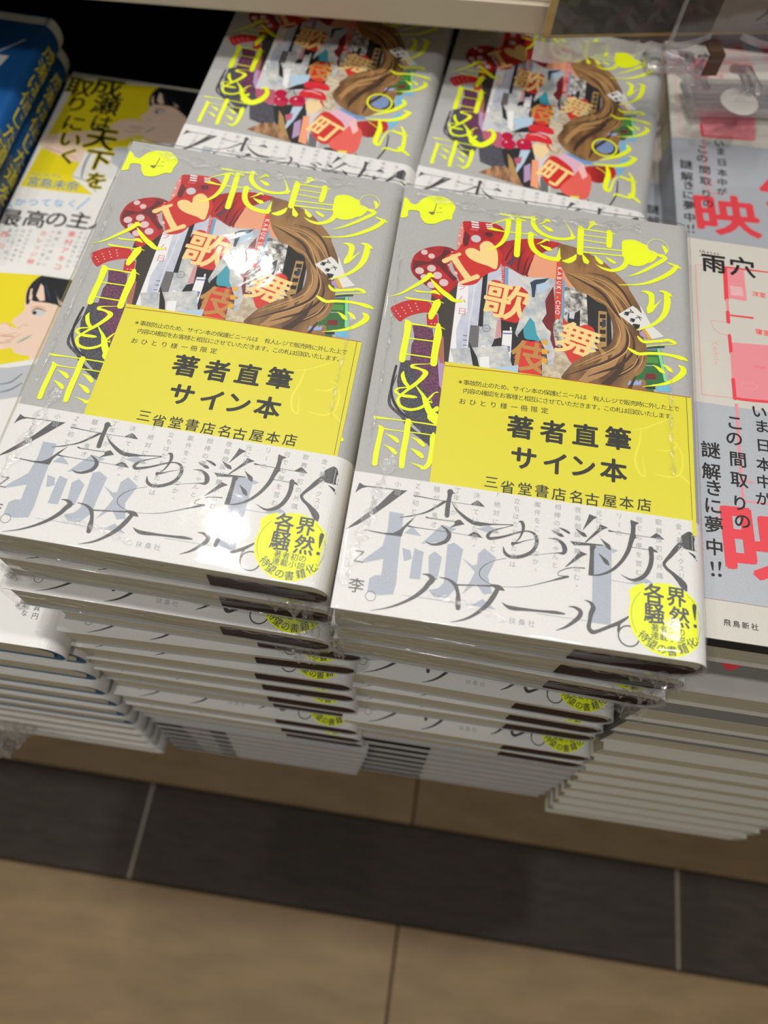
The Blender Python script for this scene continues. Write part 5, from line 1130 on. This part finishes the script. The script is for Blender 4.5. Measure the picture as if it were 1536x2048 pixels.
for k in range(-4, 4):
    for j in range(2): tile(88+600*k, 688+600*k, 585+600*j, 1185+600*j, 'tilebeige')
    tile(88+600*k, 688+600*k, -1315, -715, 'tilebeige')
jm = mesh('grout_joint', *box(-1.6, 1.6, 1.2, 98.8, -4, -.4), ['joint'])
for k in range(-3, 4):
    o = bpy.data.objects.new('grout_joint', jm); C.objects.link(o); g = -.0096; x0, y0 = -208+600*k, -115
    o.location = ((x0*math.cos(g)-y0*math.sin(g))*U, (x0*math.sin(g)+y0*math.cos(g))*U, -Z0*U); o.rotation_euler = (0, 0, g); o.parent = fl
def solid(name, parts, m, bevel=1.0):
    me = mesh(name, *merge(*[box(*p, bevel) for p in parts]), [m])
    return me
tb = empty('display_table', 0, 320, -Z0); tag(tb, 'dark wooden display table under the book stacks', 'table')
def part(name, parts, m, parent, ox=0, oy=0, oz=0, bevel=1.0):
    o = link(name, solid(name, [(a-ox, b-ox, c-oy, d-oy, e-oz, g-oz) for a, b, c, d, e, g in parts], m, bevel), parent); return o
part('tabletop', [(-700, 700, 38, 640, -330, -306.2)], 'furniture', tb, 0, 320, -Z0)
part('side_panel', [(-700, -670, 45, 635, -Z0, -330)], 'furniture', tb, 0, 320, -Z0); part('side_panel', [(670, 700, 45, 635, -Z0, -330)], 'furniture', tb, 0, 320, -Z0)
part('front_panel', [(-670, 670, 46, 66, -Z0, -330)], 'furniture', tb, 0, 320, -Z0)
rb = empty('riser', 0, 430, -306); tag(rb, 'black riser step holding the back row of books', 'riser')
part('riser_top', [(-640, 640, 214, 600, -170, -152.2)], 'backblack', rb, 0, 430, -306); part('riser_front', [(-640, 640, 216, 228, -306, -170)], 'backblack', rb, 0, 430, -306)
part('riser_side', [(-640, -628, 228, 600, -306, -170)], 'backblack', rb, 0, 430, -306); part('riser_side', [(628, 640, 228, 600, -306, -170)], 'backblack', rb, 0, 430, -306)
sh = empty('upper_shelf', 0, 400, -306); tag(sh, 'cream shelf board crossing above the back row of books', 'shelf')
me = mesh('shelf_board', *box(-680, 64, 0, 270, -22, -4, 2.0, 3), ['shelfcream'])
o = link('shelf_board', me, sh); o.location = (0, (330.8-400)*U, 306*U); o.rotation_euler = (0, 0, .1)
part('back_panel', [(-680, 680, 604, 622, -306, 260)], 'backblack', sh, 0, 400, -306)
part('shelf_support', [(-680, -655, 300, 604, -306, -24)], 'backblack', sh, 0, 400, -306); part('shelf_support', [(655, 680, 300, 604, -306, -24)], 'backblack', sh, 0, 400, -306)

# ---------------------------------------------------------------- signed board held by an acrylic clip stand
sg = empty('signed_board', 55.7, 324, -15, .25); tag(sg, 'gold-edged signed board in a crinkled clear sleeve, upright before the shelf edge', 'sign')
link('backing', mesh('backing', *box(0, 242, 0, 3.2, 0, 270, .6), ['gold']), sg)
link('photo', mesh('photo', *box(3.6, 90, -.4, 0, 2.4, 266), ['signphoto']), sg)
pp = link('signature_paper', mesh('signature_paper', *box(90, 238.5, -.45, 0, 2.4, 266), ['signpaper']), sg)
sv, sf = [], []
for a in [((112, -.7, 8), (118, -.7, 14), (127, -.7, 24)), ((119, -.7, 6), (124, -.7, 12), (134, -.7, 26)), ((126, -.7, 4), (131, -.7, 11), (140, -.7, 24)), ((104, -.7, 30), (125, -.7, 36), (160, -.7, 30), (176, -.7, 12))]:
    tv, tf = tube([Vector(p) for p in a], [.3, .9, .5, .3][:len(a)], 6); n = len(sv); sv += tv; sf += [[i+n for i in q] for q in tf]
link('signature', mesh('signature', sv, sf, ['inkblack']), pp)
def HF(V, F):
    keep = {i: k for k, i in enumerate([i for i, q in enumerate(V) if q[2] < 3.2])}
    return [[keep[i] for i in f] for f in F if all(i in keep for i in f)]
def HU(V, F): return V, [f for f in F if not all(V[i][2] < 3.2 for i in f)]
rnd = random.Random(5); V, F = [], []
NX = 46
for j in range(12):
    for i in range(NX):
        x = -3+248*i/(NX-1); t = j/11
        dx = 0 if i else -1.0
        V.append((x+dx+rnd.uniform(-.5, .5), -1.2-1.6*abs(math.sin(i*.9+j*.35))*(.3+t)+rnd.uniform(-.35, .35), 40-t*(49 if i < 11 else 43)-(3*math.sin(i*.6) if j > 9 else 0)))
for j in range(11):
    for i in range(NX-1): a = j*NX+i; F.append([a, a+1, a+NX+1, a+NX])
link('sleeve_hem', mesh('sleeve_hem', [q for q in V if q[2] < 3.2], [f for f in HF(V, F)], ['skirt']), sg)
V, F = HU(V, F)
n = len(V); V += [(-3, -1.4, 40), (245, -1.4, 40), (245, -1.4, 272), (-3, -1.4, 272), (-3, 4.2, 272), (245, 4.2, 272), (245, 4.2, -9), (-3, 4.2, -9)]
F += [[n, n+1, n+2, n+3], [n+3, n+2, n+5, n+4], [n+4, n+5, n+6, n+7]]
link('plastic_sleeve', mesh('plastic_sleeve', V, F, ['sleeve']), sg)
ac = empty('acrylic_stand', 187, 378, -73); tag(ac, 'clear acrylic clip stand with a milky disc foot, at the top right corner', 'stand')
def rel(p): return (p[0]-187, p[1]-378, p[2]+73)
def place(o, x, y, z, yaw=0, tilt=0):
    p = rel((x, y, z)); o.location = (p[0]*U, p[1]*U, p[2]*U); o.rotation_euler = (tilt, 0, yaw); return o
place(link('base_channel', mesh('base_channel', *merge(box(0, 130, 0, 1.5, 0, 9, .4), box(0, 130, 7, 8.5, 0, 10, .4), box(0, 130, 1.4, 7.1, 0, 1.4, .4), box(0, 130, -1.5, 0, 7.6, 9, .4)), ['acrylic']), ac), 121, 325, -26, .25)
place(link('upright_sheet', mesh('upright_sheet', *box(0, 128, 0, 1.6, 0, 150, .5), ['acrylic']), ac), 121.5, 331.7, -24.5, .25)
place(link('sheet_edge', mesh('sheet_edge', *box(-.9, .9, -.4, 2.0, 0, 150, .5), ['acryliced']), ac), 121.5, 331.7, -24.5, .25)
place(link('brown_clip', mesh('brown_clip', *merge(box(0, 8.5, -.4, 1.2, 0, 12, .4), box(0, 8.5, 1.2, 10.5, 10.8, 12, .4)), ['browntape']), ac), 143.5, 331, -27, .25)
parts = [box(0, 62, -13, 12, 0, 1.4, .5), box(-1, 63, -15, -13, -1, 5, .9), box(-1.5, 1, -13, 12, 0, 5, .9)]
for k in range(6): parts.append(box(3, 60, -10+4.0*k, -8.2+4.0*k, 1.2, 5.5, .6))
place(link('ribbed_plate', mesh('ribbed_plate', *merge(*parts), ['acryliced']), ac), 153, 371, -68, .18)
ar = [tube([rel(p) for p in q], r, 10) for q, r in [(((122, 378, -50), (124, 366, -50), (140, 370, -50), (149, 368, -53), (154, 366, -56)), 2.6), (((122, 378, -48), (130, 381, -48), (146, 377, -50), (153, 371, -54)), 2.0),
      (((144.5, 343, -30), (146, 348, -36), (152, 358, -44), (159, 360, -52)), 2.2)]]
link('hinge_arm', mesh('hinge_arm', *ar[0], ['acryliced'], smooth=True), ac); link('hinge_arm', mesh('hinge_arm', *ar[1], ['acryliced'], smooth=True), ac); link('clip_arm', mesh('clip_arm', *ar[2], ['acryliced'], smooth=True), ac)
for q in [((163, 346, -30), (172, 358, -38), (183, 366, -52), (180, 352, -50)), ((167, 346, -30), (176, 359, -38), (189, 366, -52), (186, 354, -50))]:
    link('clip_arm', mesh('clip_arm', *tube([rel(p) for p in q], 2.3, 10), ['acryliced'], smooth=True), ac)
link('foot_block', mesh('foot_block', *box(-6, 22, -9, 5, 2.5, 9, 2.0, 3), ['acryliced'], smooth=True), ac)
DX = Vector(rel((176, 348.5, -50)))
bm = bmesh.new(); bmesh.ops.create_uvsphere(bm, u_segments=36, v_segments=16, radius=1)
for q in bm.verts: q.co = Vector((q.co.x*11+DX.x, q.co.y*11+DX.y, q.co.z*1.6+DX.z))
bm.verts.index_update(); dv, df = [tuple(q.co) for q in bm.verts], [[q.index for q in p.verts] for p in bm.faces]; bm.free()
link('disc', mesh('disc', dv, df, ['discwhite'], smooth=True), ac)

# loose film at the left foot of the stacks
v, f = crumple(0, 0, 6, 66, 15, 12, 21, 22, 9)
bo = link('plastic_bag', mesh('plastic_bag', v, f, ['bagfilm'])); bo.location = (-214*U, -24*U, (Z0-262)*U); tag(bo, 'crumpled clear film with dark curled marks at the foot of the left edge stack', 'film')
mv, mf = [], []
for k in range(5):
    cx = -26+k*12.5; cy = -6-k*1.1
    tv, tf = tube([Vector((cx+3.6*math.cos(t*.55), cy+3.0*math.sin(t*.55)-(t > 9)*(t-9)*.5, 13.5)) for t in range(13)], .5, 6); mv, mf = merge((mv, mf), (tv, tf))
    tv, tf = tube([Vector((cx-4.5, cy+2.5, 13.5)), Vector((cx-1, cy-1, 13.5)), Vector((cx+1.5, cy-4, 13.5))], .45, 6); mv, mf = merge((mv, mf), (tv, tf))
mk = link('printed_mark', mesh('printed_mark', mv, mf, ['ngrey2']), bo); mk['kind'] = 'stuff'

# ---------------------------------------------------------------- rest of the shop (out of the frame)
for n, b in [('wall_back', (-2600, 2600, 2600, 2640, -Z0, 2000)), ('wall_left', (-2640, -2600, -1700, 2640, -Z0, 2000))]:
    wl = link(n, mesh(n, *box(*b), ['wallpaint'])); wl.location = (0, 0, Z0*U); tag(wl, kind='structure')
bpy.context.view_layer.update()
